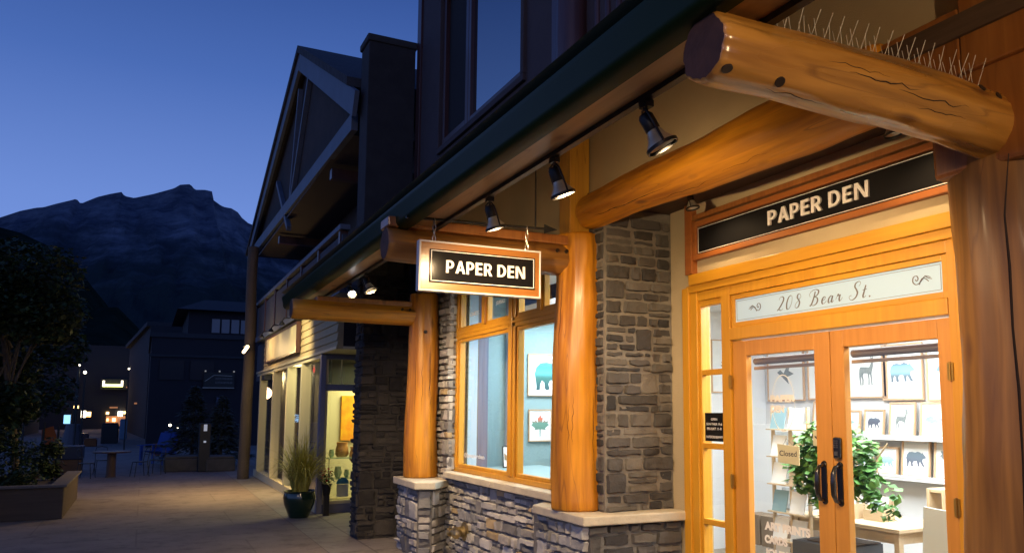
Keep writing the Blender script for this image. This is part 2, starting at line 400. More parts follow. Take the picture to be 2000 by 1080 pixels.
# ------------------------------------------------------------------ stonework
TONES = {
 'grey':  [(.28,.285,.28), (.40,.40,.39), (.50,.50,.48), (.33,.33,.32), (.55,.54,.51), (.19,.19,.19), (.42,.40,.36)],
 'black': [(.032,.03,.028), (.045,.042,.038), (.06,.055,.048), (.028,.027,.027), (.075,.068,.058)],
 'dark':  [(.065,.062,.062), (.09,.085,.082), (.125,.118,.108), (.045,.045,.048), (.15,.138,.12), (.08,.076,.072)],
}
def stone_face(mb, rng, o, u, n, W, H, tone='grey', jut=0.035, gap=0.008, hmin=0.10, hmax=0.23, ragged=0.0, tan=0.03, v=Vector((0, 0, 1))):
    """random coursed ledge stone on a rectangle: o corner, u along, v up, n outward"""
    o = Vector(o); u = Vector(u).normalized(); n = Vector(n).normalized()
    cells = []; z = 0.0
    while z < H - 0.01:
        h = rng.uniform(hmin, hmax)
        if H - z - h < hmin * 0.7: h = H - z
        x = -rng.uniform(0, ragged); end = W + rng.uniform(0, ragged)
        while x < end - 0.01:
            if rng.random() < 0.26 and h > 0.1:
                wd = min(rng.uniform(h * .6, h * 1.3), end - x)
                if end - x - wd < 0.05: wd = end - x
                cells.append((x, z, wd, h)); x += wd
            else:
                wd = min(rng.uniform(0.2, 0.5), end - x)
                if end - x - wd < 0.08: wd = end - x
                k = max(1, min(3, round(h / rng.uniform(0.055, 0.10)))); cuts = [0] + sorted((i + rng.uniform(-.22, .22)) / k for i in range(1, k)) + [1]
                for a, b in zip(cuts, cuts[1:]):
                    xx = x
                    while xx < x + wd - 0.005:
                        w2 = rng.uniform(0.09, 0.34)
                        if x + wd - xx - w2 < 0.07: w2 = x + wd - xx
                        cells.append((xx, z + a * h, w2, (b - a) * h)); xx += w2
                x += wd
        z += h
    for (x, z, wd, h) in cells:
        c = rng.choice(TONES[tone]); k = rng.uniform(.8, 1.2); c = tuple(q * k for q in c)
        if rng.random() < tan: c = (.46, .36, .21)
        nx = max(3, min(9, int(wd / 0.035) + 2)); nz = max(3, min(7, int(h / 0.025) + 2))
        d0 = rng.uniform(0.25, 1.0) * jut; seed = rng.uniform(0, 100)
        tiltu = rng.uniform(-.3, .3) * jut; tiltv = rng.uniform(-.3, .3) * jut
        vs = []; g = gap * rng.uniform(.5, 1.2)
        for j in range(nz + 1):
            for i in range(nx + 1):
                s, t = i / nx, j / nz
                # keep the rim rows narrow so that the edges read as broken stone
                ss = g / wd + (1 - 2 * g / wd) * (0 if i == 0 else 1 if i == nx else (i - .55) / (nx - 1.1)); tt = g / h + (1 - 2 * g / h) * (0 if j == 0 else 1 if j == nz else (j - .55) / (nz - 1.1))
                rim = i in (0, nx) or j in (0, nz)
                p = Vector((x + ss * wd, z + tt * h, seed))
                nn = noise.noise(p * 11) * .7 + noise.noise(p * 30) * .5
                wob = 0.011 * noise.noise(Vector((p.x * 20, p.y * 20, seed + 9)))
                corner = (i in (0, nx)) and (j in (0, nz))
                q = 0.16 if corner else 0.0
                ss += (0.5 - ss) * q * .35; tt += (0.5 - tt) * q
                d = (-0.012 if rim else d0 + tiltu * (s - .5) + tiltv * (t - .5) + nn * 0.020)
                vs.append(o + u * (x + ss * wd + wob) + v * (z + tt * h + wob) + n * d)
        fs = [(j * (nx + 1) + i, j * (nx + 1) + i + 1, (j + 1) * (nx + 1) + i + 1, (j + 1) * (nx + 1) + i) for j in range(nz) for i in range(nx)]
        mb.add(vs, fs, c)

# ------------------------------------------------------------------ logs
def log_obj(name, a, b, r0, r1, m, parent, seed=0, n=72, rings=34, facet=0.05, chamfer=0.02, endm=None, flare=0.0, hewn=0.3, sides=9):
    """hand-peeled log from a to b, drawn along its own local Z so that the grain follows it"""
    a = Vector(a); b = Vector(b); L = (b - a).length
    vs = []; zs = [0, chamfer * .3, chamfer] + [chamfer + (L - 2 * chamfer) * i / rings for i in range(1, rings)] + [L - chamfer, L - chamfer * .3, L]
    for z in zs:
        t = z / L; r = r0 + (r1 - r0) * t
        r *= 1 - (0.10 if z in (0, L) else 0.03 if (z < chamfer * .5 or z > L - chamfer * .5) else 0)
        if flare: r *= 1 + flare * math.exp(-(z / 0.25) ** 2)
        bx = 0.35 * r * (noise.noise(Vector((seed, 1.7, z * .9)))) * .5; by = 0.35 * r * (noise.noise(Vector((seed + 5, 3.1, z * .9)))) * .5
        for k in range(n):
            th = 2 * math.pi * k / n
            rr = r * (1 + facet * noise.noise(Vector((math.cos(th) * 1.9 + seed, math.sin(th) * 1.9, z * 1.4))) + 0.5 * facet * noise.noise(Vector((math.cos(th) * 5 + seed, math.sin(th) * 5, z * 4))))
            # flats left by the drawknife, wandering a little along the log
            w_ = 2 * math.pi / sides; ph = (th + seed + .5 * noise.noise(Vector((seed, z * .5, 2))) + .22 * math.sin(2 * th + seed)) % w_
            rr *= 1 + hewn * (math.cos(w_ / 2) / math.cos(ph - w_ / 2) - .97)
            vs.append(Vector((bx + rr * math.cos(th), by + rr * math.sin(th), z)))
    m_ = len(zs)
    fs = [(i * n + k, i * n + (k + 1) % n, (i + 1) * n + (k + 1) % n, (i + 1) * n + k) for i in range(m_ - 1) for k in range(n)]
    fs += [tuple(range(n - 1, -1, -1)), tuple(range((m_ - 1) * n, m_ * n))]
    me = bpy.data.meshes.new(name); me.from_pydata(vs, [], fs)
    me.materials.append(m)
    if endm:
        me.materials.append(endm)
        for p in me.polygons[-2:]: p.material_index = 1
    me.polygons.foreach_set('use_smooth', [True] * (len(fs) - 2) + [False] * 2)
    o = bpy.data.objects.new(name, me); COL.objects.link(o)
    q = (b - a).to_track_quat('Z', 'Y'); o.rotation_mode = 'QUATERNION'; o.rotation_quaternion = q
    off = wloc(parent) if parent is not None else Vector((0, 0, 0))
    if parent is not None: o.parent = parent
    o.location = a - off
    return o

def rect_frame(mb, X0, X1, y0, y1, z0, z1, t):
    """rectangular frame in a plane X=const (thickness X0..X1), member width t"""
    mb.box((X0, y0, z0), (X1, y0 + t, z1)); mb.box((X0, y1 - t, z0), (X1, y1, z1))
    mb.box((X0, y0 + t, z0), (X1, y1 - t, z0 + t)); mb.box((X0, y0 + t, z1 - t), (X1, y1 - t, z1))
# =================================================================== the shop building
XD = 3.72            # door wall
YR = 5.45            # return wall of the entry recess
rng = random.Random(3)
shop = thing('shop_building', 'timber and stone corner shop with log columns, orange double doors and a green edged canopy', 'building', (3.2, 5.5, 0))

# plaster walls
b = MB()
b.box((XD, YR - .003, 0), (XD + .18, 5.17, 3.2)); b.box((XD, 5.17, 2.60), (XD + .18, 2.5, 3.2)); b.box((XD, 2.74, 0), (XD + .18, -1.5, 3.2))
b.box((XD, 5.17, 2.52), (XD + .12, 2.74, 2.60))
b.build('door_wall', plaster, shop)
b = MB(); b.box((3.10, -1.0, 3.18), (3.26, 5.9, 3.95)); b.box((3.13, 5.9, 3.02), (3.26, 10.4, 3.95)); b.build('plaster_band', plaster, shop)
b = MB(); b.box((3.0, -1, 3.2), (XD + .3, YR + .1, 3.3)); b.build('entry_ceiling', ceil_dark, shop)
# recess return wall
b = MB(); b.box((3.10, YR, .8), (XD + .1, YR + .3, 3.19)); b.box((2.95, YR - .03, 0), (XD - .012, YR + .3, .8)); b.build('return_wall', mortar_dark, shop)
s = MB()
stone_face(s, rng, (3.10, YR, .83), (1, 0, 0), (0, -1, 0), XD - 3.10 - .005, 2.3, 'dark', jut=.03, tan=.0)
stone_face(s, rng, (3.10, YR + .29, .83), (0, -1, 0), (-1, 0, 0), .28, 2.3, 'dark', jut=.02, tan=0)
s.build('return_stonework', stone, shop, smooth=True)
# pier under the near log column
def poly_cap(name, poly, z0, z1, bev=.012):
    b = MB(); b.prism([(x, y, z0) for x, y in poly], (0, 0, z1 - z0)); return b.build(name, capstone, shop, bevel=bev, seg=3)
b = MB(); b.prism([(2.90, 5.38, 0), (XD - .01, 5.33, 0), (XD - .01, 6.3, 0), (2.90, 6.3, 0)], (0, 0, .76)); b.build('pier', mortar, shop)
s = MB()
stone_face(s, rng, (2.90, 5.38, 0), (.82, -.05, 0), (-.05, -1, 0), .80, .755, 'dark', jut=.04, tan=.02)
stone_face(s, rng, (2.90, 6.22, 0), (0, -1, 0), (-1, 0, 0), .86, .755, 'grey', jut=.04, tan=.05)
s.build('pier_stonework', stone, shop, smooth=True)
poly_cap('cap_stone', [(2.835, 5.30), (XD - .005, 5.235), (XD - .005, 5.5), (3.6, 6.32), (2.99, 6.32), (2.84, 6.2)], .76, .83)
# window apron wall
b = MB(); b.box((3.08, 6.2, 0), (3.4, 8.93, .84)); b.build('window_apron', mortar, shop)
s = MB(); stone_face(s, rng, (3.08, 8.95, 0), (0, -1, 0), (-1, 0, 0), 2.75, .838, 'grey', jut=.05, gap=.009, tan=.07, hmin=.10, hmax=.24); s.build('apron_stonework', stone, shop, smooth=True)
b = MB(); b.box((2.99, 7.52, .845), (3.3, 8.95, .915)); b.box((2.99, 6.1, .845), (3.3, 7.515, .915)); b.build('window_sill', capstone, shop, bevel=.012, seg=3)
# stone flank left of the window
b = MB(); b.box((3.07, 8.95, 0), (3.4, 10.39, 3.3)); b.build('flank_wall', mortar_dark, shop)
s = MB(); stone_face(s, rng, (3.07, 10.3, 0), (0, -1, 0), (-1, 0, 0), 1.37, 3.2, 'grey', jut=.055, ragged=.02, tan=.05)
stone_face(s, rng, (3.03, 8.95, .92), (1, 0, 0), (0, -1, 0), .13, 2.3, 'grey', jut=.02, tan=.02); s.build('flank_stonework', stone, shop, smooth=True)
# far pier
far = [(2.70, 9.62), (2.66, 8.66), (3.05, 9.12), (3.05, 9.62)]
far = [(2.68, 9.62), (2.665, 8.80), (2.80, 8.72), (3.06, 9.02), (3.06, 9.62)]
b = MB(); b.prism([(x, y, 0) for x, y in far], (0, 0, .745)); b.build('pier', mortar, shop)
s = MB()
stone_face(s, rng, (2.68, 9.62, 0), (-.015, -.82, 0), (-1, 0, 0), .82, .74, 'grey', jut=.035)
stone_face(s, rng, (2.665, 8.80, 0), (.135, -.08, 0), (-.5, -.86, 0), .157, .74, 'grey', jut=.03)
stone_face(s, rng, (2.80, 8.72, 0), (.26, .30, 0), (.75, -.66, 0), .39, .74, 'grey', jut=.035)
s.build('pier_stonework', stone, shop, smooth=True)
poly_cap('cap_stone', [(2.62, 9.66), (2.60, 8.72), (2.80, 8.62), (3.10, 8.97), (3.10, 9.66)], .745, .825)
poly_cap('cap_stone', [(2.96, 10.3), (2.96, 9.7), (3.1, 9.7), (3.1, 10.3)], 1.55, 1.60)

# log columns
COLS = [(3.13, 5.95, .83), (2.87, 9.37, .825), (3.30, 2.12, 0)]
log_obj('log_column', (3.02, 5.75, .83), (3.02, 5.75, 3.0), .208, .182, logm, shop, seed=2, flare=.02, facet=.08)
log_obj('log_column', (2.87, 9.37, .825), (2.87, 9.37, 2.96), .19, .165, logm, shop, seed=8, flare=.02, facet=.06)
log_obj('log_column', (3.36, 2.16, 0), (3.36, 2.16, 2.9), .33, .30, log_brown, shop, seed=15, facet=.05)
b = MB()
b.box((2.90, 5.66, 2.99), (3.08, 5.85, 3.95)); b.build('square_post', wz, shop, bevel=.008)
b = MB(); b.box((2.80, 9.28, 2.95), (2.98, 9.46, 3.95)); b.build('square_post', wz, shop, bevel=.008)
# squared saddle block and post head at the near column
b = MB(); b.prism([(3.07, 1.86, 2.62), (3.07, 2.40, 2.62), (3.05, 2.40, 3.06), (3.05, 1.86, 3.06)], (.5, 0, 0)); b.build('post_block', wood('brown_timber', (.22, .075, .018), (.38, .15, .035), 'Z', coat=.3), shop, bevel=.02)
b = MB(); b.box((3.02, 1.3, 3.04), (3.6, 2.2, 5.2)); b.box((3.02, 2.2, 3.04), (3.6, 2.62, 3.34)); b.build('timber_panel', MATS['brown_timber'], shop, bevel=.01)
# outward logs
log_obj('outrigger_log', (1.56, 2.08, 2.79), (3.2, 2.12, 2.81), .120, .136, logpale, shop, seed=21, hewn=.6, sides=10, facet=.10, endm=endgrain, chamfer=.03)
log_obj('outrigger_log', (1.45, 5.74, 2.785), (2.92, 5.76, 2.785), .120, .125, log_brown, shop, seed=31, facet=.07, endm=endgrain, chamfer=.04)
log_obj('outrigger_log', (1.36, 9.36, 2.70), (2.76, 9.38, 2.695), .112, .118, logm, shop, seed=41, facet=.05, endm=endgrain, chamfer=.03)
b = MB(); b.box((1.45, 5.65, 2.895), (2.90, 5.87, 2.97)); b.build('saddle_plank', MATS['brown_timber'], shop, bevel=.012)
b = MB(); b.box((1.62, 9.32, 2.80), (2.8, 9.5, 2.86)); b.build('saddle_plank', MATS['brown_timber'], shop, bevel=.012)
# bolt heads, plug holes and drying cracks that show on the logs
def disc_on(p, n, r, d=.006):
    b = MB(); p = Vector(p); n = Vector(n).normalized(); b.tube([p - n * .03, p + n * d], r, n=16); b.build('bolt', bolt_m, shop)
bpy.context.view_layer.update()
big = [o for o in bpy.data.objects if o.name.startswith('outrigger_log') and o.location.y + wloc(shop).y < 3][0]
M_ = Matrix.Translation(wloc(shop) + big.location) @ big.rotation_quaternion.to_matrix().to_4x4(); Mi = M_.inverted()
for px, py, r_ in ((1420, 134, .019), (1523, 160, .019), (1918, 172, .017), (1950, 188, .017)):
    o0 = Mi @ Vector((0, 0, EYE)); q1 = Mi @ P(px, py, Y=2.0); ok, hp, nn, ix = big.ray_cast(o0, (q1 - o0).normalized())
    if ok: disc_on(M_ @ hp, (M_ @ (hp + nn)) - (M_ @ hp), r_, .004)
for x in (2.88, 2.96):
    disc_on((x - .1, 5.635, 2.84), (0, -1, .35), .014, .01)
for x in (2.57, 2.66):
    disc_on((x, 9.262, 2.755), (0, -1, .4), .015, .01)
disc_on((3.0, 5.56, 2.63), (0, -1, 0), .022, .008); disc_on((2.83, 9.19, 2.50), (0, -1, 0), .02, .012)
b = MB()
b.tube([P(1970, 300, Y=1.84), P(1962, 420, Y=1.84), P(1972, 520, Y=1.84), P(1978, 640, Y=1.835), P(1990, 760, Y=1.835), P(1998, 900, Y=1.835), P(2003, 1080, Y=1.835)], [.002, .004, .006, .005, .006, .004, .003], n=6)
b.build('drying_crack', mat('crack_dark', (.02, .009, .004), .9), shop)
# curved brace beam over the entry
log_obj('arch_beam', (3.06, 5.64, 3.17), (3.08, 2.62, 3.17), .135, .19, logm, shop, seed=54, facet=.07, hewn=.5, chamfer=.05)

def cracks(log, face, specs, m):
    """drying checks: thin dark splits let into the surface of a log, found by casting on its own mesh"""
    q = log.rotation_quaternion; inv = q.inverted(); d0 = inv @ Vector(face).normalized(); L_ = max(v.co.z for v in log.data.vertices)
    for (t0, t1, off_, wd) in specs:
        pts = []; n_ = 14
        for i in range(n_ + 1):
            z = L_ * (t0 + (t1 - t0) * i / n_); a_ = off_ + .10 * noise.noise(Vector((t0 * 9, i * .45, off_)))
            dd = Vector((d0.x * math.cos(a_) - d0.y * math.sin(a_), d0.x * math.sin(a_) + d0.y * math.cos(a_), 0)).normalized()
            ok, p, nn, ix = log.ray_cast(Vector((0, 0, z)) + dd * 1.0, -dd)
            if ok: pts.append(p - dd * .0005)
        if len(pts) < 3: continue
        b_ = MB(); b_.tube(pts, [wd * (.25 + .75 * math.sin(math.pi * i / (len(pts) - 1))) for i in range(len(pts))], n=6)
        o_ = b_.build('drying_crack', m, None); o_.parent = log
bpy.context.view_layer.update()
for lg in [o for o in bpy.data.objects if o.parent is shop and o.name.split('.')[0] in ('log_column', 'outrigger_log', 'arch_beam')]:
    rk_ = random.Random(lg.name)
    kind = lg.name.split('.')[0]
    cracks(lg, (-.35, -1, 0) if kind == 'log_column' else ((0, -1, -.3) if kind == 'outrigger_log' else (-1, -.2, -.3)), [(a_, a_ + rk_.uniform(.15, .4), rk_.uniform(-1.0, 1.0), rk_.uniform(.0012, .0028)) for a_ in [rk_.uniform(.02, .6) for _ in range(5)]], MATS['crack_dark'])

# canopy: fascia beam, soffit, gutter
b = MB(); b.box((1.62, -2.0, 2.92), (1.79, 10.75, 3.07)); b.build('fascia_beam', wood('fascia_pine', (.26, .14, .05), (.40, .23, .09), 'Y', coat=.15, rough=.5), shop, bevel=.008)
b = MB(); b.prism([(1.79, -2.0, 3.0), (3.14, -2.0, 3.93), (3.14, -2.0, 3.98), (1.79, -2.0, 3.05)], (0, 12.9, 0)); b.build('soffit', plaster, shop)
gp = [(1.50, 3.06), (1.485, 3.045), (1.487, 3.02), (1.50, 2.99), (1.505, 2.93), (1.515, 2.905), (1.54, 2.888), (1.60, 2.885), (1.606, 2.90), (1.606, 3.06), (1.595, 3.062), (1.595, 2.92), (1.53, 2.925), (1.515, 2.95), (1.51, 3.05)]
b = MB(); b.prism([(x, 11.05, z) for x, z in gp], (0, -13.05, 0)); b.build('gutter', green_metal, shop, smooth=True)
b = MB(); b.prism([(1.55, -2.0, 3.07), (3.2, -2.0, 4.17), (3.2, -2.0, 4.25), (1.48, -2.0, 3.10)], (0, 13.05, 0)); b.build('canopy_roof', mat('green_roof_sheet', (.02, .05, .04), .5), shop)

# upper storey
b = MB()
b.box((3.02, 4.0, 4.0), (3.3, 6.25, 9)); b.box((3.02, 6.25, 4.0), (3.3, 6.86, 9)); b.box((3.02, 6.86, 4.0), (3.3, 9.36, 4.76)); b.box((3.02, 9.36, 4.0), (3.3, 10.36, 9)); b.box((3.02, 6.86, 6.75), (3.3, 9.36, 9))
b.box((3.3, 10.2, 0), (9, 10.36, 9)); b.box((3.26, 10.39, 3.04), (3.3, 5.9, 4.0))
b.build('upper_wall', plaster_dark, shop)
for y0, y1 in ((10.22, 10.38), (6.0, 6.2)):
    b = MB(); b.box((2.99, y0, 4.0), (3.1, y1, 9)); b.build('corner_board', dark_wood, shop, bevel=.006)
b = MB(); b.box((3.1, 6.86, 4.76), (3.5, 9.36, 6.75)); b.build('upper_room', dark_int, shop)
uw = MB(); uw.box((2.98, 6.8, 4.70), (3.06, 9.42, 4.77)); uw.box((2.98, 6.8, 6.75), (3.06, 9.42, 6.83)); uw.box((2.98, 6.8, 4.77), (3.06, 6.87, 6.75)); uw.box((2.98, 9.35, 4.77), (3.06, 9.42, 6.75))
f = uw.build('upper_window', plaster_dark, shop, bevel=.008)
fr = MB(); rect_frame(fr, 3.02, 3.09, 6.88, 8.42, 4.78, 6.74, .07); rect_frame(fr, 3.02, 3.09, 8.43, 9.34, 4.78, 6.74, .09); fr.build('frame', dark_wood, f, bevel=.006)
g = MB(); g.quad((3.06, 6.9, 4.8), (3.06, 8.4, 4.8), (3.06, 8.4, 6.7), (3.06, 6.9, 6.7)); g.build('pane', upglass, f)
g = MB(); g.box((3.075, 8.5, 4.8), (3.085, 9.3, 6.7)); g.build('blind_pane', dark_int, f)  # opaque dark sheet in place of the narrow pane's glass and dark reflection
log_obj('balcony_log_post', (2.96, 5.72, 3.9), (2.96, 5.72, 9), .14, .13, dark_wood, shop, seed=71)
b = MB()
b.box((2.98, 1.0, 4.25), (3.06, 5.55, 4.33)); b.box((2.98, 1.0, 5.20), (3.06, 5.55, 5.30))
for i in range(26):
    y = 5.4 - i * .17; b.tube([(3.02, y, 4.3), (3.02, y + .01, 4.8), (3.02, y, 5.25)], [.032, .03, .028], n=8)
b.build('balcony_railing', dark_wood, shop, smooth=True)
b = MB(); b.box((3.4, .5, 4.0), (3.5, 5.6, 8)); b.build('balcony_back', dark_int, shop)

# ------------------------------------------------- door wall joinery
b = MB()
b.box((XD - .05, 2.74, 2.555), (XD + .02, 5.14, 2.64)); b.box((XD - .03, 2.74, 2.50), (XD + .02, 5.2, 2.558))
b.build('head_casing', ty, shop, bevel=.006)
b = MB(); b.box((XD - .035, 5.165, 0), (XD + .02, 5.25, 2.545)); b.build('side_casing', tz, shop, bevel=.006)
b = MB(); b.box((XD - .04, 2.70, 0), (XD + .02, 2.785, 2.50)); b.build('side_casing', tz, shop, bevel=.006)
# door set: outer frame with mullion between sidelight and leaves
b = MB()
b.box((XD - .02, 5.075, 0), (XD + .1, 5.165, 2.50)); b.box((XD - .015, 4.682, 0), (XD + .1, 4.775, 2.50)); b.box((XD - .015, 2.785, 0), (XD + .1, 2.845, 2.50))
b.box((XD - .012, 4.775, 2.43), (XD + .1, 5.075, 2.50)); b.box((XD - .012, 2.845, 2.43), (XD + .1, 4.682, 2.50)); b.box((XD - .02, 2.845, 2.10), (XD + .1, 4.682, 2.19))
b.build('door_frame', tz, shop, bevel=.005)
b = MB(); rect_frame(b, XD, XD + .05, 2.85, 4.677, 2.192, 2.428, .035); b.build('transom_sash', ty, shop, bevel=.004)
sl = MB(); sl.box((XD, 4.776, 0), (XD + .05, 4.80, 2.43)); sl.box((XD, 5.05, 0), (XD + .05, 5.074, 2.43)); 
for z in (1.86, 1.31, .755): sl.box((XD, 4.80, z), (XD + .05, 5.05, z + .042))
sl.box((XD, 4.80, 2.385), (XD + .05, 5.05, 2.43))
slo = sl.build('sidelight', tz, shop, bevel=.004)
g = MB()
for z0, z1 in ((1.902, 2.385), (1.352, 1.86), (.797, 1.31), (.1, .755)): g.quad((XD + .03, 4.80, z0), (XD + .03, 5.05, z0), (XD + .03, 5.05, z1), (XD + .03, 4.80, z1))
g.build('pane', clear, slo)
def leaf(y0, y1, gy0, gy1, name='door_leaf'):
    m = MB()
    m.box((XD + .005, y0, .02), (XD + .055, gy0, 2.087)); m.box((XD + .005, gy1, .02), (XD + .055, y1, 2.087)); m.box((XD + .005, gy0, 1.98), (XD + .055, gy1, 2.087)); m.box((XD + .005, gy0, .02), (XD + .055, gy1, .24))
    o = m.build(name, mat('door_pine', (.52, .22, .03), .42, col2=(.62, .28, .045), vscale=2.0, stretch=(14, 14, .8), coat=.25, bump=.12, bscale=6) if 'door_pine' not in MATS else MATS['door_pine'], shop, bevel=.005)
    q = MB(); q.quad((XD + .035, gy0, .24), (XD + .035, gy1, .24), (XD + .035, gy1, 1.98), (XD + .035, gy0, 1.98)); q.build('pane', clear, o)
    return o
L1 = leaf(3.728, 4.676, 3.862, 4.530); tag(L1, 'left door leaf with shop lettering on its glass')
L2 = leaf(2.850, 3.722, 2.937, 3.612); tag(L2, 'right door leaf with black keypad')
hinge_m = mat('hinge_brass', (.45, .27, .06), .4, metal=.8)
for L, y in ((L1, 4.679), (L2, 2.847)):
    for z in (1.80, 1.10):
        h = MB(); h.tube([(XD - .024, y, z - .05), (XD - .024, y, z + .05)], .006, n=8); h.box((XD - .022, y - .018, z - .045), (XD - .013, y + .018, z + .045)); h.build('hinge', hinge_m, L)
blackgloss = mat('black_hardware', (.012, .011, .011), .22, coat=.5)
for L, y in ((L1, 3.80), (L2, 3.668)):
    h = MB()
    z0, z1 = 1.045, 1.265
    h.lathe([(0, 0), (.024, 0), (.024, .004), (.018, .012), (0, .012)], n=14)
    h.v = [Vector((XD + .006 - v.z, y + v.x, z1 + v.y)) for v in h.v]
    k = len(h.v); h.lathe([(0, 0), (.024, 0), (.024, .004), (.018, .012), (0, .012)], n=14)
    for i in range(k, len(h.v)): v = h.v[i]; h.v[i] = Vector((XD + .006 - v.z, y + v.x, z0 + v.y))
    h.box((XD - .002, y - .022, z0), (XD + .008, y + .022, z1))
    h.tube([(XD, y, z1), (XD - .04, y, z1 - .012), (XD - .056, y, z1 - .05), (XD - .058, y, 1.155), (XD - .056, y, z0 + .05), (XD - .04, y, z0 + .012), (XD, y, z0)], [.010, .013, .016, .018, .016, .013, .010], n=12)
    h.build('handle', blackgloss, L, smooth=True)
kp = MB(); kp.box((XD - .024, 3.642, 1.305), (XD + .004, 3.70, 1.435)); kpo = kp.build('keypad', blackgloss, L2, bevel=.012, seg=3)
kb = MB()
for i in range(4):
    for j in range(2): kb.box((XD - .0265, 3.655 + j * .022, 1.37 + i * .013), (XD - .0235, 3.669 + j * .022, 1.378 + i * .013))
kb.box((XD - .0265, 3.657, 1.325), (XD - .0235, 3.685, 1.35)); kb.build('button', mat('keypad_grey', (.06, .06, .065), .4), kpo)

# lettering and ring on the glass of the left leaf
decal = mat('glass_decal', (.90, .86, .76), .6)
GX = XD + .030
r = MB(); n = 56; vs = []
for k in range(n):
    t = 2 * math.pi * k / n
    for rr in (.183, .191): vs.append((GX, 4.187 + rr * .585 * math.cos(t), 1.645 + rr * math.sin(t)))
r.add(vs, [(2 * k, 2 * k + 1, (2 * k + 3) % (2 * n), (2 * k + 2) % (2 * n)) for k in range(n)]); r.build('ring_decal', decal, L1)
text_obj('PAPER', 'lettering', decal, L1, (GX, 4.19, 1.675), w=.245, h=.05, bold=.06, extrude=0)
text_obj('DEN', 'lettering', decal, L1, (GX, 4.245, 1.605), w=.135, h=.05, bold=.06, extrude=0)
text_obj('ART PRINTS', 'lettering', decal, L1, (GX, 4.185, .822), w=.435, h=.058, bold=.065, extrude=0)
text_obj('CARDS', 'lettering', decal, L1, (GX, 4.292, .735), w=.225, h=.056, bold=.065, extrude=0)
text_obj('JOURNALS', 'lettering', decal, L1, (GX, 4.20, .645), w=.41, h=.058, bold=.065, extrude=0)

# ------------------------------------------------- signs on the door wall
sg = thing('shop_sign', 'long black board sign with raised white capitals in a wooden frame above the doors', 'sign', (XD, 3.9, 2.9))
b = MB(); b.box((XD - .03, 2.60, 2.79), (XD - .005, 5.035, 2.998)); b.build('board', mat('matt_sign_black', (.008, .008, .009), .6, spec=.1), sg, bevel=.003)
b = MB(); rect_frame(b, XD - .045, XD - .001, 2.55, 5.08, 2.745, 3.045, .042); b.build('frame', red_wood, sg, bevel=.005)
b = MB(); rect_frame(b, XD - .0325, XD - .0295, 2.60, 5.027, 2.797, 2.991, .0045); b.build('border_line', letter_w, sg)
bold_sign('PAPER DEN', letter_w, sg, (XD - .031, 3.765, 2.898), .895, .100, '-X', .012)
b = MB(); b.box((XD - .055, 5.085, 2.642), (XD + .02, 5.175, 3.2)); b.build('sign_side_board', red_wood, shop, bevel=.005)
b = MB(); b.box((XD - .05, 2.5, 3.06), (XD + .02, 5.085, 3.10)); b.build('cornice_strip', MATS['brown_timber'], shop, bevel=.004)

ad = thing('address_sign', 'white transom panel lettered 208 Bear St. in script over the double doors', 'sign', (XD, 3.76, 2.3))
panel_m = mat('frosted_panel', (.40, .56, .68), .3, coat=.6, emit=(.70, .88, 1.0), estr=.22)
ink = mat('panel_ink', (.16, .15, .16), .5)
b = MB(); b.box((XD + .012, 2.887, 2.228), (XD + .03, 4.64, 2.393)); b.build('panel', panel_m, ad)
b = MB(); rect_frame(b, XD + .0105, XD + .0125, 2.90, 4.627, 2.240, 2.381, .0022); b.build('border_line', ink, ad)
def pen(d): return .045 + .10 * max(0, -d.y) ** 1.2 if d.y < 0 else .042
glyph = {
 '2': ([[(.02,.78),(.0,.88),(.1,.98),(.28,1.0),(.42,.86),(.40,.66),(.26,.4),(.1,.16),(-.04,.02),(.12,.08),(.26,.0),(.42,.04),(.46,.12)]], .62),
 '0': ([[(.3,1.0),(.12,.86),(.02,.5),(.06,.12),(.2,.0),(.38,.14),(.48,.5),(.44,.88),(.3,1.0)]], .66),
 '8': ([[(.44,.86),(.32,1.0),(.16,.94),(.14,.74),(.3,.56),(.42,.36),(.36,.08),(.18,.0),(.04,.14),(.12,.36),(.32,.56),(.46,.76),(.44,.86)]], .66),
 'B': ([[(-.05,.62),(-.14,.82),(.02,1.02),(.34,1.1),(.62,.98),(.60,.74),(.36,.58),(.26,.56)], [(.34,.96),(.3,.6),(.2,.2),(.06,-.02),(-.02,.06)], [(.30,.57),(.54,.52),(.66,.32),(.58,.08),(.36,-.02),(.2,.04),(.24,.12)]], .86),
 'e': ([[(.02,.2),(.22,.28),(.3,.42),(.2,.48),(.06,.36),(.04,.14),(.14,.0),(.32,.06),(.42,.18)]], .42),
 'a': ([[(.32,.42),(.2,.48),(.04,.3),(.04,.06),(.16,.02),(.3,.22),(.34,.46),(.3,.14),(.38,.0),(.5,.14)]], .50),
 'r': ([[(.0,.14),(.1,.46),(.14,.5),(.16,.38),(.3,.44),(.28,.2),(.34,.02),(.46,.1),(.54,.24)]], .56),
 'S': ([[(.46,.8),(.56,.98),(.44,1.12),(.2,1.04),(.14,.82),(.3,.6),(.42,.36),(.32,.08),(.06,-.06),(-.16,.06),(-.18,.22),(-.02,.26)]], .68),
 't': ([[(.16,.8),(.1,.4),(.06,.12),(.14,.0),(.3,.1)], [(-.04,.5),(.1,.52),(.28,.54)]], .36),
 '.': ([[(.04,.06),(.09,.03),(.06,.0),(.03,.03),(.05,.06)]], .2),
}
mb = MB(); y = 4.192
for ch in '208 Bear St.':
    if ch == ' ': y -= .058; continue
    st, adv = glyph[ch]; sz = .090
    for s_ in st: ribbon(mb, [((x + .22 * yy) * 1.12, yy) for x, yy in s_], pen, (XD + .0100, y, 2.264), sz)
    y -= adv * sz * 1.18 + .012
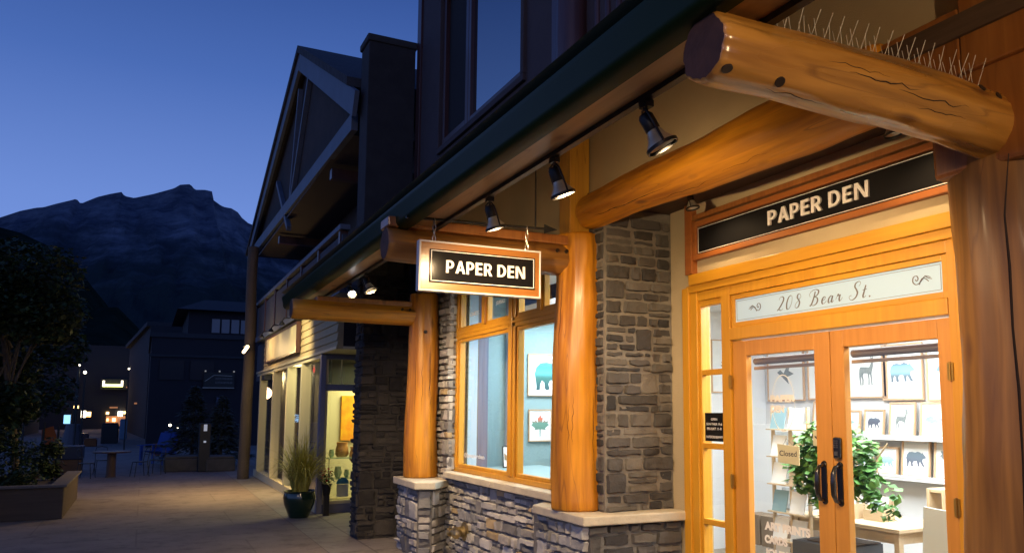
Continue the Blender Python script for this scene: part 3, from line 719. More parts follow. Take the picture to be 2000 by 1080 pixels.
def flourish(cy, sgn):
    for s_ in ([(-.62,.12),(-.3,.22),(-.05,.02),(.12,-.12),(.32,-.16),(.5,.0),(.46,.24),(.26,.3),(.16,.14),(.26,.02),(.34,.12)], [(-.5,-.08),(-.3,.08),(-.12,.12),(.02,-.02),(.1,-.2)], [(-.7,.02),(-.46,.1),(-.26,.24)]):
        ribbon(mb, [(x * sgn, yy) for x, yy in s_], lambda d: .03 + .05 * abs(d.y), (XD + .0100, cy, 2.306), .105)
flourish(4.42, 1); flourish(3.03, -1)
mb.build('lettering', ink, ad)

# opening hours plate
hs = thing('opening_hours_plate', 'small black opening hours plate on the second pane of the narrow sidelight', 'sign', (XD + .02, 4.925, 1.47))
b = MB(); b.box((XD + .014, 4.808, 1.368), (XD + .026, 5.035, 1.578)); b.build('plate', sign_black, hs)
for s_, z, wd, hh in (('OPEN', 1.530, .075, .018), ('SUN-THUR 11-6', 1.495, .19, .019), ('FRI-SAT 11-8', 1.46, .175, .019), ('PAPERDENBANFF', 1.40, .20, .018)):
    text_obj(s_, 'lettering', letter_w, hs, (XD + .0135, 4.922, z), w=wd, h=hh, bold=.02, extrude=0)

cs = thing('closed_sign', 'cream card reading Closed hanging inside the left door glass', 'sign', (XD + .06, 4.178, 1.31))
cream = mat('cream_card', (.78, .70, .42), .7)
b = MB(); b.prism([(XD + .055, 4.283, 1.372), (XD + .055, 4.073, 1.362), (XD + .055, 4.075, 1.238), (XD + .055, 4.278, 1.252)], (.004, 0, 0)); b.build('card', cream, cs)
text_obj('Closed', 'lettering', mat('dark_ink', (.05, .045, .04), .6), cs, (XD + .0545, 4.18, 1.312), w=.165, h=.036, bold=.012, extrude=0)
b = MB(); b.tube([(XD + .06, 4.23, 1.368), (XD + .045, 4.18, 1.41), (XD + .06, 4.13, 1.364)], .0012, n=5); b.build('string', black_metal, cs)
cs2 = thing('small_notice', 'little cream notice with a dark emblem taped behind the left door glass', 'notice', (XD + .06, 3.9, 1.42))
b = MB(); b.box((XD + .055, 3.872, 1.372), (XD + .058, 3.945, 1.47)); b.build('card', cream, cs2)
outline('emblem', BIRD, (XD + .0545, 3.907, 1.425), .05, MATS['dark_ink'], cs2)

# roller blinds behind the glass
blind_m = mat('blind_grey', (.13, .12, .11), .6)
for y0, y1, lab in ((3.83, 4.56, 'rolled up grey blind behind the left door leaf'), (2.90, 3.64, 'rolled up grey blind behind the right door leaf')):
    o = thing('roller_blind', lab, 'blind', (XD + .12, (y0 + y1) / 2, 1.93), 'blinds behind the doors')
    b = MB(); b.tube([(XD + .12, y0, 1.945), (XD + .12, y1, 1.945)], .026, n=14); b.build('roller', blind_m, o, smooth=True)
    b = MB(); b.box((XD + .10, y0, 1.883), (XD + .118, y1, 1.905)); b.build('bottom_bar', mat('bar_bronze', (.30, .24, .17), .4, metal=.5), o, bevel=.003)

# ------------------------------------------------- the shop window
b = MB()
WX = 3.12
b.box((WX, 8.90, .93), (WX + .10, 8.97, 3.02)); b.box((WX, 6.0, .915), (WX + .10, 8.97, .965)); b.box((WX, 6.0, 2.40), (WX + .10, 8.90, 2.50)); b.box((WX, 7.24, .965), (WX + .10, 7.42, 3.02)); b.box((WX, 6.0, 2.96), (WX + .10, 8.9, 3.03))
b.box((WX - .012, 7.30, .965), (WX + .01, 7.37, 3.0)); b.box((WX - .01, 6.0, 2.44), (WX + .01, 8.9, 2.47))
b.box((WX, 6.0, .965), (WX + .1, 6.1, 2.96))
for y in (8.06, 6.66): b.box((WX - .005, y, 2.50), (WX + .08, y + .085, 2.96))
win = b.build('display_window', tz, shop, bevel=.006)
b = MB()
for y0, y1, z0, z1 in ((7.42, 8.90, .965, 2.40), (6.1, 7.24, .965, 2.40), (8.145, 8.9, 2.5, 2.96), (7.42, 8.06, 2.5, 2.96), (6.745, 7.24, 2.5, 2.96), (6.1, 6.66, 2.5, 2.96)):
    rect_frame(b, WX + .02, WX + .075, y0, y1, z0, z1, .035)
b.build('sash', tz, win, bevel=.004)
g = MB()
for y0, y1, z0, z1 in ((7.45, 8.87, .995, 2.37), (6.13, 7.21, .995, 2.37), (8.17, 8.87, 2.53, 2.93), (7.45, 8.03, 2.53, 2.93), (6.77, 7.21, 2.53, 2.93), (6.13, 6.63, 2.53, 2.93)):
    g.quad((WX + .055, y0, z0), (WX + .055, y1, z0), (WX + .055, y1, z1), (WX + .055, y0, z1))
g.build('pane', clear, win)
text_obj('CARDS', 'lettering', white_p, win, (WX + .05, 8.50, 2.66), w=.26, h=.05, bold=.03, extrude=0)
text_obj('JOURNALS', 'lettering', white_p, win, (WX + .05, 7.75, 2.70), w=.24, h=.05, bold=.03, extrude=0)
text_obj('@paperden', 'lettering', white_p, win, (WX + .05, 8.45, 1.10), w=.62, h=.06, bold=.02, extrude=0)

# ------------------------------------------------- interior shell
wall_w = mat('interior_white', (.78, .78, .78), .85, var=.03, vscale=2)
teal = mat('teal_wall', (.26, .37, .38), .85, var=.04, vscale=1.5)
b = MB(); b.box((6.62, .5, 0), (6.72, 9.3, 2.75)); b.box((3.9, 7.7, 0), (6.62, 7.76, 2.75)); b.box((3.9, .45, 0), (6.62, .5, 2.75)); b.build('interior_wall', wall_w, shop)
b = MB(); b.box((3.25, 9.2, .0), (6.62, 9.28, 2.96)); b.build('teal_partition', teal, shop)
b = MB(); b.box((3.9, .5, 2.75), (6.62, 9.2, 2.82)); b.box((3.26, 5.8, 2.98), (3.9, 9.2, 3.02)); b.build('interior_ceiling', mat('interior_ceiling', (.8, .8, .8), .9), shop)
b = MB(); b.box((3.4, .5, .0), (6.62, 9.2, .02)); b.build('interior_floor', mat('interior_floor', (.30, .25, .19), .5, var=.1), shop)
b = MB(); b.box((3.26, 8.9, .0), (3.37, 9.19, 2.96)); b.build('window_pillar', mat('pale_blue_panel', (.40, .56, .70), .8), shop)
b = MB(); b.box((3.38, 9.10, 0), (3.58, 9.19, 2.96)); b.build('grey_curtain', mat('grey_blue_curtain', (.17, .18, .24), .9, var=.2, vscale=2, stretch=(14, 1, .3)), shop)
b = MB(); b.box((3.84, 9.12, 0), (3.99, 9.199, 2.96)); b.build('window_pillar', mat('lavender_panel', (.38, .44, .56), .8), shop)
b = MB(); b.box((3.92, 5.46, 0), (4.0, 5.75, 2.75)); b.build('interior_wall', wall_w, shop)
# display deck behind the window
b = MB(); b.box((3.24, 6.1, .86), (4.3, 9.19, .93)); b.build('display_deck', teal, shop)
# =================================================================== things inside the shop
frame_m = wood('oak_frame', (.50, .31, .17), (.60, .40, .24), 'Z', knots=False, coat=.0, rough=.5, fine=2)
paper_m = mat('print_paper', (.82, .83, .82), .8)
ply = wood('birch_ply', (.50, .37, .22), (.60, .46, .30), 'Y', knots=False, coat=.0, rough=.5)
def gradient_ink(name, stops, z0, z1):
    m = bpy.data.materials.new(name); m.use_nodes = True; N = m.node_tree
    t = N.nodes.new('ShaderNodeTexCoord'); s = N.nodes.new('ShaderNodeSeparateXYZ'); mr = N.nodes.new('ShaderNodeMapRange'); r = N.nodes.new('ShaderNodeValToRGB')
    N.links.new(t.outputs['Object'], s.inputs[0]); mr.inputs['From Min'].default_value = z0; mr.inputs['From Max'].default_value = z1
    N.links.new(s.outputs['Z'], mr.inputs['Value']); N.links.new(mr.outputs[0], r.inputs[0])
    e = r.color_ramp.elements; e[0].position = stops[0][0]; e[0].color = (*stops[0][1], 1); e[1].position = stops[-1][0]; e[1].color = (*stops[-1][1], 1)
    for p, c in stops[1:-1]: k = e.new(p); k.color = (*c, 1)
    N.links.new(r.outputs[0], N.nodes['Principled BSDF'].inputs['Base Color']); N.nodes['Principled BSDF'].inputs['Roughness'].default_value = .8
    return m
art = [mat('ink_teal', (.13, .20, .26), .8, col2=(.26, .46, .50), vscale=9), mat('ink_slate', (.13, .15, .16), .8, col2=(.28, .31, .29), vscale=12), mat('ink_sky', (.16, .25, .30), .8, col2=(.32, .50, .54), vscale=10), mat('ink_rust', (.50, .14, .06), .8, col2=(.20, .28, .16), vscale=7), mat('ink_blue', (.16, .27, .45), .8, col2=(.45, .42, .36), vscale=14)]
art[0] = gradient_ink('ink_banded_large', [(.0, (.10, .11, .15)), (.35, (.16, .22, .26)), (.5, (.30, .58, .66)), (.68, (.26, .50, .60)), (.8, (.14, .17, .24))], .14, .42)
art[2] = gradient_ink('ink_banded_small', [(.0, (.14, .24, .28)), (.4, (.28, .44, .46)), (.6, (.42, .60, .62)), (.9, (.20, .32, .36))], .07, .24)
def print_x(label, yc, zb, w, h, pts, ink, size, X=6.6, tilt=0.0, flip=False, group='framed prints on the back wall', dy=0.0):
    """framed print facing the street, standing or hanging with its lower edge at zb"""
    o = thing('framed_print', label, 'picture', (X, yc, zb), group)
    def L(a): # tilt back about the lower edge, towards +X
        return [Vector((X + (v.x - X) * math.cos(tilt) + (v.z - zb) * math.sin(tilt), v.y + (v.z - zb) * dy, zb + (v.z - zb) * math.cos(tilt) - (v.x - X) * math.sin(tilt))) for v in a]
    b = MB(); rect_frame(b, X - .025, X - .002, yc - w / 2, yc + w / 2, zb, zb + h, .018); b.v = L(b.v); b.build('frame', frame_m, o)
    b = MB(); b.box((X - .014, yc - w / 2 + .018, zb + .018), (X - .004, yc + w / 2 - .018, zb + h - .018)); b.v = L(b.v); b.build('sheet', paper_m, o)
    a = outline('artwork', pts, (X - .0155, yc, zb + h * .5), size * .88, ink, None, flip=flip)
    vs = L([v.co.copy() for v in a.data.vertices])
    for v, q in zip(a.data.vertices, vs): v.co = q - Vector((X, yc, zb))
    a.parent = o
    return o
Z1 = 1.715
print_x('framed bird print hanging behind the ring lettering of the left door', 7.30, 1.70, .62, .62, BIRD, art[1], .32)
print_x('framed grey bison print behind the middle of the left door', 6.64, 1.71, .58, .60, BEAR, art[1], .42)
print_x('framed elk print hanging left of the hanging bear print', 6.06, 1.72, .52, .56, ELK, art[1], .36)
print_x('framed teal bear print hanging in the middle of the top row', 5.60 + .02, 1.695, .50, .56, BEAR, art[0], .34)
print_x('framed pale blue bear print hanging at the right end of the top row', 5.07, 1.68, .52, .56, BEAR, art[2], .34, flip=True)
sh = []
for z, y0, y1, lab in ((1.335, 4.6, 7.66, 'upper white picture shelf along the back wall'), (.955, 4.6, 6.4, 'lower white picture shelf along the back wall')):
    o = thing('picture_shelf', lab, 'shelf', (6.5, (y0 + y1) / 2, z), 'picture shelves')
    b = MB(); b.box((6.44, y0, z - .03), (6.618, y1, z)); b.build('board', white_p, o, bevel=.003)
    b = MB(); b.box((6.435, y0, z), (6.447, y1, z + .022)); b.build('lip', white_p, o)
G2 = 'prints leaning on the picture shelves'
XS = 6.50
def lean(label, yc, zb, w, h, pts, ink, size, **k): return print_x(label, yc, zb + .003, w, h, pts, ink, size, X=XS, tilt=R(14), group=G2, dy=.12, **k)
lean('leaning goat print on the upper shelf, seen left of the door meeting stile', 6.62, 1.335, .34, .36, ELK, art[1], .25)
lean('narrow leaning wave print on the upper shelf beside the meeting stile', 6.22, 1.335, .24, .26, FISH, art[2], .15)
lean('small leaning cougar print on the upper shelf', 5.92, 1.335, .26, .27, BEAR, art[0], .19)
lean('leaning elk print on the upper shelf beside the fish print', 5.57, 1.335, .31, .34, ELK, art[1], .25)
lean('leaning trout print on the upper shelf', 5.20, 1.335, .31, .34, FISH, art[4], .25)
lean('leaning blue print half behind the plant on the lower shelf', 6.06, .955, .22, .25, FISH, art[2], .15)
lean('small leaning bear print on the lower shelf', 5.77, .955, .26, .28, BEAR, art[2], .19)
lean('larger leaning teal bear print on the lower shelf', 5.43, .955, .33, .36, BEAR, art[0], .26)
lean('leaning grey tree print at the right end of the lower shelf', 5.03, .955, .38, .42, LEAF, art[1], .34)

# seen through the display window
def print_y(label, xc, zb, w, h, pts, ink, size, Y, fm=None):
    o = thing('framed_print', label, 'picture', (xc, Y, zb), 'prints in the display window')
    b = MB(); b.box((xc - w / 2, Y - .02, zb), (xc + w / 2, Y - .001, zb + .012)); b.box((xc - w / 2, Y - .02, zb + h - .012), (xc + w / 2, Y - .001, zb + h)); b.box((xc - w / 2, Y - .02, zb + .012), (xc - w / 2 + .012, Y - .001, zb + h - .012)); b.box((xc + w / 2 - .012, Y - .02, zb + .012), (xc + w / 2, Y - .001, zb + h - .012))
    b.build('frame', fm or frame_m, o)
    b = MB(); b.box((xc - w / 2 + .012, Y - .012, zb + .012), (xc + w / 2 - .012, Y - .003, zb + h - .012)); b.build('sheet', paper_m, o)
    outline('artwork', pts, (xc, Y - .0135, zb + h / 2), size, ink, o, face='-Y')
    return o
ib = gradient_ink('landscape_ink', [(.0, (.03, .09, .10)), (.35, (.05, .16, .14)), (.52, (.12, .42, .42)), (.68, (.08, .30, .42)), (.85, (.10, .28, .42))], .10, .46)
print_y('large framed bear landscape print on the teal window wall', 4.50, 1.77, .74, .52, BEAR, ib, .56, 9.19)
il = gradient_ink('leaf_ink', [(.0, (.10, .20, .16)), (.45, (.14, .28, .22)), (.6, (.60, .14, .08)), (.9, (.66, .20, .14))], .08, .40)
print_y('small framed maple leaf print below the bear print in the window', 4.30, 1.215, .31, .39, LEAF, il, .27, 9.19)
o = thing('framed_print', 'small black framed landscape print standing on the window deck', 'picture', (3.80, 8.9, .93), 'prints in the display window', rot=(R(-10), 0, R(-6)))
b = MB(); b.box((-.10, -.012, 0), (.10, 0, .25)); x = b.build('frame', black_metal, None, bevel=.003); x.parent = o
b = MB(); b.box((-.088, -.014, .012), (.088, -.011, .238)); x = b.build('sheet', paper_m, None); x.parent = o
b = MB(); b.add([(-.08, -.0155, .09), (.08, -.0155, .05), (.08, -.0155, .13), (.03, -.0155, .16), (-.03, -.0155, .12), (-.08, -.0155, .17)], [(0, 1, 2, 3, 4, 5)]); x = b.build('artwork', art[3], None); x.parent = o

# potted ficus
def leaf_cloud(mb, rng, c, rad, n, size, squash=1.0):
    c = Vector(c)
    for _ in range(n):
        while True:
            d = Vector((rng.uniform(-1, 1), rng.uniform(-1, 1), rng.uniform(-1, 1)))
            if .15 < d.length < 1: break
        p = c + Vector((d.x * rad, d.y * rad, d.z * rad * squash))
        u = Vector((rng.uniform(-1, 1), rng.uniform(-1, 1), rng.uniform(-.9, .2))).normalized(); v = u.cross(Vector((rng.uniform(-.3, .3), rng.uniform(-.3, .3), 1))).normalized(); nn = u.cross(v)
        s = size * rng.uniform(.6, 1.25); w_ = s * .42
        k = rng.uniform(.5, 1.6); col = (k * rng.uniform(.85, 1.15), k, k * rng.uniform(.8, 1.1))
        mb.add([p, p + u * s * .45 + v * w_ + nn * s * .06, p + u * s, p + u * s * .45 - v * w_ + nn * s * .06], [(0, 1, 2), (0, 2, 3)], col)
rg = random.Random(12)
pl = thing('potted_ficus', 'bushy green indoor tree in a square charcoal planter behind the doors', 'potted plant', (4.72, 4.62, 0))
b = MB(); b.prism([(4.50, 4.46, 0), (4.94, 4.46, 0), (4.94, 4.96, 0), (4.50, 4.96, 0)], (0, 0, .60)); b.box((4.52, 4.48, .60), (4.92, 4.94, .605)); b.build('planter', mat('charcoal_planter', (.045, .05, .06), .6), pl, bevel=.01)
b = MB(); b.box((4.53, 4.45, .606), (4.91, 4.83, .615)); b.build('soil', mat('soil', (.03, .02, .015), .95, var=.4, vscale=20, bump=.8), pl)
b = MB()
for dx, dy, tx, ty_ in ((-.03, 0, -.06, .05), (.03, .03, .05, .02), (0, -.03, .02, -.07), (.02, .0, .1, -.14)):
    b.tube([(4.72 + dx, 4.64 + dy, .6), (4.72 + dx * 1.5, 4.64 + dy, .85), (4.72 + tx, 4.64 + ty_, 1.1), (4.72 + tx * 2, 4.64 + ty_ * 2, 1.35)], [.016, .013, .01, .006], n=7)
b.build('trunk', mat('ficus_bark', (.36, .27, .16), .8, var=.2, vscale=15), pl, smooth=True)
b = MB()
for c, r_, n in (((4.72, 4.88, 1.20), .27, 620), ((4.74, 4.60, 1.23), .26, 560), ((4.68, 4.72, 1.40), .17, 200), ((4.72, 4.80, 1.00), .17, 240), ((4.75, 4.45, 1.12), .15, 130), ((4.72, 5.02, 1.18), .12, 90), ((4.76, 4.36, .96), .09, 40), ((4.78, 4.24, .88), .07, 24), ((4.72, 4.74, .86), .10, 90), ((4.78, 4.20, 1.02), .05, 9)):
    leaf_cloud(b, rg, c, r_, n, .082)
b.build('foliage', mat('ficus_leaf', (.10, .24, .06), .45, attr=True, var=.2, vscale=12), pl)

# tables, card boxes, notice board
def table(label, x0, x1, y0, y1, z):
    o = thing('display_table', label, 'table', ((x0 + x1) / 2, (y0 + y1) / 2, 0), 'display tables')
    b = MB(); b.box((x0, y0, z - .03), (x1, y1, z)); b.build('tabletop', ply, o, bevel=.004)
    b = MB(); b.box((x0 + .045, y0 + .045, z - .12), (x1 - .045, y1 - .045, z - .031)); b.build('apron', ply, o, bevel=.003)
    for x in (x0 + .03, x1 - .08):
        for y in (y0 + .03, y1 - .08): b = MB(); b.box((x, y, 0), (x + .05, y + .05, z - .031)); b.build('leg', ply, o, bevel=.003)
table('pale wood table under the card boxes beside the potted tree', 5.05, 5.75, 4.40, 5.6, .70)
table('pale wood table behind the grey board at the right', 5.35, 6.1, 3.35, 4.33, .78)
card_w = mat('card_white', (.80, .80, .79), .8); kraft = mat('kraft_card', (.52, .38, .24), .8)
def card_box(label, x, y, z, w, cols, grp='boxes of greeting cards'):
    o = thing('card_box', label, 'box of cards', (x, y, z), grp)
    b = MB(); b.box((x - .07, y - w / 2, z), (x - .06, y + w / 2, z + .085)); b.box((x + .06, y - w / 2, z), (x + .07, y + w / 2, z + .16)); b.box((x - .06, y - w / 2, z), (x + .06, y - w / 2 + .01, z + .12)); b.box((x - .06, y + w / 2 - .01, z), (x + .06, y + w / 2, z + .12)); b.build('box', ply, o)
    for i in range(3):
        b = MB(); q = x - .045 + i * .035; b.prism([(q, y - w / 2 + .014, z + .005), (q, y + w / 2 - .014, z + .005), (q + .035, y + w / 2 - .014, z + .19), (q + .035, y - w / 2 + .014, z + .19)], (.004, 0, 0)); b.build('card', cols[i % len(cols)], o)
    outline('artwork', BEAR, (x - .047 + .02, y, z + .125), .09, art[2], o)
card_box('card box with a blue animal card beside the trailing leaves', 5.35, 4.86, .70, .20, [card_w, card_w, kraft])
card_box('card box with plain white cards half hidden by the door stile', 5.30, 5.12, .70, .20, [card_w, kraft, card_w])
for i, (x, y, z, hh, lab) in enumerate(((5.5, 4.20, .78, .36, 'large white album leaning on the table by the grey board'), (5.42, 4.04, .78, .30, 'white booklet leaning in front of the large album'), (5.75, 3.72, .78, .40, 'pale grey folder standing behind the grey board'), (5.62, 3.60, .78, .28, 'white notebook standing behind the grey board'))):
    o = thing('journal', lab, 'notebook', (x, y, z), 'journals and albums')
    b = MB(); b.prism([(x, y - .11, z), (x, y + .11, z), (x + .10, y + .11 + .03, z + hh), (x + .10, y - .11 + .03, z + hh)], (.022, 0, .004)); b.build('cover', card_w if i != 2 else mat('pale_grey_card', (.55, .56, .57), .8), o, bevel=.003)
    b = MB(); b.prism([(x + .024, y - .10, z + .004), (x + .024, y + .10, z + .004), (x + .122, y + .13, z + hh - .006), (x + .122, y - .07, z + hh - .006)], (.015, 0, .003)); b.build('pages', kraft, o)
o = thing('wood_block_shelf', 'tall pale plywood divider standing between the two tables', 'divider', (5.6, 4.45, 0))
b = MB(); b.box((5.52, 4.36, 0), (5.72, 4.385, .98)); b.box((5.52, 4.50, .7), (5.72, 4.525, .98)); b.box((5.53, 4.386, .95), (5.71, 4.499, .975)); b.build('panel', ply, o, bevel=.003)
nb = thing('notice_board', 'pale sage notice board with two short text lines behind the lower right glass', 'sign', (4.9, 3.35, 0))
b = MB(); b.prism([(4.55, 3.80, .35), (4.55, 3.30, .35), (4.60, 3.30, .93), (4.60, 3.80, .96)], (.02, 0, 0)); b.build('board', mat('sage_board', (.42, .45, .41), .7), nb)
text_obj('Paper Den', 'lettering', MATS['dark_ink'], nb, (4.553, 3.44, .76), w=.22, h=.024, extrude=0); text_obj('to Bear St', 'lettering', MATS['dark_ink'], nb, (4.548, 3.42, .70), w=.20, h=.024, extrude=0)
b = MB(); b.tube([(4.66, 3.4, 0), (4.66, 3.42, .9)], .012, n=8); b.tube([(4.66, 3.70, 0), (4.66, 3.68, .9)], .012, n=8); b.build('leg', ply, nb)
ld = thing('leaning_easel', 'dark edged easel leaning at the right end of the shelves', 'easel', (5.9, 4.35, 0))
b = MB()
for x, y, x2, y2 in ((5.80, 4.42, 6.3, 4.62), (5.80, 4.22, 6.3, 4.52)): b.tube([(x, y, 0), (x2, y2, 1.45)], .014, n=6)
b.tube([(6.05, 4.30, .75), (6.05, 4.56, .75)], .012, n=6)
b.build('rail', mat('easel_wood', (.30, .27, .18), .6), ld)

# card rack at the left behind the door
rk = thing('card_rack', 'tall wire and wood card rack behind the left door leaf', 'rack', (4.6, 5.35, 0))
b = MB()
for y in (5.18, 5.40, 5.62): b.box((4.9, y, 0), (4.93, y + .018, 1.62))
b.build('upright', ply, rk)
rr_ = random.Random(5)
for lvl in range(6):
    z = .25 + lvl * .235
    b = MB(); b.box((4.84, 5.18, z), (4.96, 5.638, z + .010)); b.build('shelf', ply, rk)
    for y in (5.20, 5.42):
        b = MB(); b.prism([(4.86, y + .01, z + .012), (4.86, y + .185, z + .012), (4.90, y + .185, z + .19), (4.90, y + .01, z + .19)], (.006, 0, 0)); b.build('card', rr_.choice([card_w, kraft, MATS['pale_grey_card'], art[2], card_w]), rk)
o = thing('picture_stack', 'stand of small grey prints and kraft boxes left of the potted tree', 'display', (5.6, 6.0, 0))
b = MB(); b.box((5.75, 5.75, .3), (5.80, 6.9, 1.45)); b.build('panel', white_p, o)
for i, (y, z) in enumerate(((6.4, 1.18), (6.35, .88), (6.3, .62))):
    b = MB(); b.box((5.73, y - .15, z), (5.748, y + .15, z + .20)); b.build('print', mat('grey_print', (.42, .44, .43), .8, var=.4, vscale=14) if i == 0 else MATS['grey_print'], o)
b = MB()
for y in (5.85, 6.08, 6.31, 6.54): b.box((5.5, y, .25), (5.7, y + .2, .55))
b.build('kraft_box', mat('brown_box', (.20, .14, .09), .8), o, bevel=.004)
# seen through the sidelight, on the end wall of the room
o = print_y('small framed orange print seen through the top pane of the sidelight', 6.05, 1.80, .5, .62, LEAF, art[3], .26, 7.69)
o['group'] = 'framed prints on the back wall'
# =================================================================== track lights
warm = (1.0, .68, .36)
def lamp_spot(name, loc, target, watts, angle, blend=.5, col=warm, size=.03):
    l = bpy.data.lights.new(name, 'SPOT'); l.energy = watts; l.spot_size = R(angle); l.spot_blend = blend; l.color = col; l.shadow_soft_size = size
    o = bpy.data.objects.new(name, l); COL.objects.link(o); o.location = loc
    o.rotation_mode = 'QUATERNION'; o.rotation_quaternion = (Vector(target) - Vector(loc)).to_track_quat('-Z', 'Y')
    return o
def lamp_point(name, loc, watts, col=warm, size=.04):
    l = bpy.data.lights.new(name, 'POINT'); l.energy = watts; l.color = col; l.shadow_soft_size = size
    o = bpy.data.objects.new(name, l); COL.objects.link(o); o.location = loc; return o
def lamp_area(name, loc, size, watts, col, rot=(0, 0, 0), sy=None):
    l = bpy.data.lights.new(name, 'AREA'); l.energy = watts; l.color = col; l.shape = 'RECTANGLE'; l.size = size; l.size_y = sy or size
    o = bpy.data.objects.new(name, l); COL.objects.link(o); o.location = loc; o.rotation_euler = rot; return o

tr = thing('light_track', 'long thin black lighting track along the underside of the canopy beam', 'light track', (1.80, 5.5, 2.91))
b = MB(); b.box((1.775, 1.6, 2.895), (1.81, 10.6, 2.919)); b.build('rail', black_metal, tr)
shade_m = mat('smoked_shade', (.50, .46, .36), .3, metal=.6, var=.2, vscale=8)
bulb_m = mat('lit_bulb', (1, .85, .6), .5, emit=(1.0, .80, .50), estr=.3)
bulb_w = mat('lit_bulb_cool', (1, 1, 1), .5, emit=(.85, .92, 1.0), estr=30)
def spot_head(label, loc, aim, mb_=bulb_m, scale=1.0):
    """track spotlight: stem and swivel stay upright, the head is turned towards its aim"""
    o = thing('track_spotlight', label, 'spotlight', loc, 'track spotlights')
    c = Vector(loc); d = (Vector(aim) - c).normalized()
    u = d.cross(Vector((0, 0, 1))).normalized(); v = d.cross(u)
    b = MB(); b.box(c + Vector((-.02, -.03, -.03)) * scale, c + Vector((.02, .03, .0)) * scale); b.tube([c - Vector((0, 0, .03)) * scale, c - Vector((0, 0, .07)) * scale], .008 * scale, n=8); b.build('stem', black_metal, o)
    h = c - Vector((0, 0, .075)) * scale
    def lathe(prof, name, m, smooth=True):
        q = MB(); q.lathe(prof, n=20); q.v = [h + (u * p.x + v * p.y + d * p.z) * scale for p in q.v]; return q.build(name, m, o, smooth=smooth)
    lathe([(0, -.02), (.026, -.018), (.034, -.005), (.034, .06), (.030, .066), (0, .066)], 'socket', black_metal)
    lathe([(.030, .06), (.036, .075), (.046, .10), (.064, .125), (.068, .135), (.064, .134), (.044, .104), (.032, .078)], 'shade', shade_m)
    lathe([(.068, .132), (.074, .134), (.074, .15), (.067, .15)], 'rim', black_metal)
    lathe([(0, .105), (.03, .108), (.04, .115), (.04, .118), (0, .12)], 'bulb', mb_)
    q = MB(); pts = [h + (u * a + d * z) * scale for a, z in ((.0, -.035), (.05, -.028), (.073, 0), (.078, .06), (.075, .14))]; q.tube(pts, .006 * scale, n=6)
    pts = [h + (u * -a + d * z) * scale for a, z in ((.0, -.035), (.05, -.028), (.073, 0), (.078, .06), (.075, .14))]; q.tube(pts, .006 * scale, n=6); q.build('yoke', black_metal, o)
    return h + d * .16 * scale
heads = [
 ('track spotlight hanging alone between the big outrigger log and the square post', P(1262, 183, X=1.80), (2.75, 2.3, .9), .98, bulb_m),
 ('track spotlight in front of the square post above the right log column', P(1083, 300, X=1.80), (2.6, 3.6, .9), .92, bulb_m),
 ('track spotlight above the hanging sign', P(957, 378, X=1.80), (2.5, 4.6, .9), .9, bulb_m),
 ('unlit looking track spotlight with gold glints left of the hanging sign', P(716, 520, X=1.80), (2.35, 7.0, 1.2), .85, bulb_m),
]
tips = []
for lab, c, aim, sc, bm_ in heads: tips.append(spot_head(lab, (c.x, c.y, 2.897), aim, bm_, sc))
tips.append(spot_head('glowing white track spotlight over the far outrigger log', (1.80, P(683, 560, X=1.80).y, 2.897), (1.9, 7.9, 2.3), bulb_w, .7))
tips.append(spot_head('track spotlight on the canopy beam nearest the viewer, in front of the brown post', (1.80, -.6, 2.897), (2.6, 1.6, 2.2), bulb_m, .8))
# entry ceiling spots
g2 = 'small ceiling spots over the entry'
ctips = []
for lab, px, py in (('small dark ceiling spot above the right half of the big sign', 1742, 238), ('small dark ceiling spot above the left end of the big sign', 1352, 380)):
    q = P(px, py, X=3.42); z = 3.198
    t = spot_head(lab, (3.40, q.y, z), (3.52, q.y - .15, 2.2), bulb_m, .7)
    ctips.append(t)
for o_ in bpy.data.objects:
    if o_.get('label', '').startswith('small dark ceiling spot'): o_['group'] = g2

# real light from those lamps
lamp_spot('spot_light', tips[0], (3.75, 3.5, 1.2), 190, 110, .9)
lamp_spot('spot_light', tips[1], (3.25, 4.5, 2.0), 110, 150, .9)
lamp_spot('spot_light', tips[2], (3.0, 7.2, .5), 115, 130, .9)
lamp_spot('spot_light', tips[3], (3.0, 8.3, .5), 240, 140, .9)
lamp_spot('spot_light', tips[4], (3.0, 9.2, 1.6), 40, 100, .9, col=(1, .7, .4))
lamp_spot('spot_light', tips[5], (2.7, 2.2, 2.5), 150, 110, .9)
for t in ctips: lamp_spot('spot_light', t, (3.78, t.y - .2, .8), 15, 150, .9)

# =================================================================== hanging sign
YS = 5.35
hsn = thing('hanging_sign', 'wood framed black sign with white capitals hanging from a black arrow rod under the canopy', 'sign', (2.02, YS, 2.6))
a, c_ = P(818, 468, Y=YS), P(1053, 578, Y=YS)
x0, x1 = 1.588, 2.502; zb0, zb1 = 2.405, 2.755
b = MB(); b.box((x0 + .012, YS, zb0 + .012), (x1 - .012, YS + .05, zb1 - .012)); b.build('panel', wood('sign_timber', (.24, .09, .018), (.34, .14, .03), 'X', knots=False, coat=.5, rough=.3), hsn)
b = MB()
for q in (((x0, zb0), (x1, zb0 + .012)), ((x0, zb1 - .012), (x1, zb1)), ((x0, zb0 + .012), (x0 + .014, zb1 - .012)), ((x1 - .012, zb0 + .012), (x1, zb1 - .012))):
    b.box((q[0][0], YS - .006, q[0][1]), (q[1][0], YS + .056, q[1][1]))
b.build('edge', white_frame, hsn, bevel=.002)
xi0, xi1, zi0, zi1 = x0 + .075, x1 - .05, zb0 + .062, zb1 - .058
b = MB(); b.box((xi0, YS - .010, zi0), (xi1, YS + .001, zi1)); b.build('board', sign_black, hsn, bevel=.002)
b = MB()
t = .005
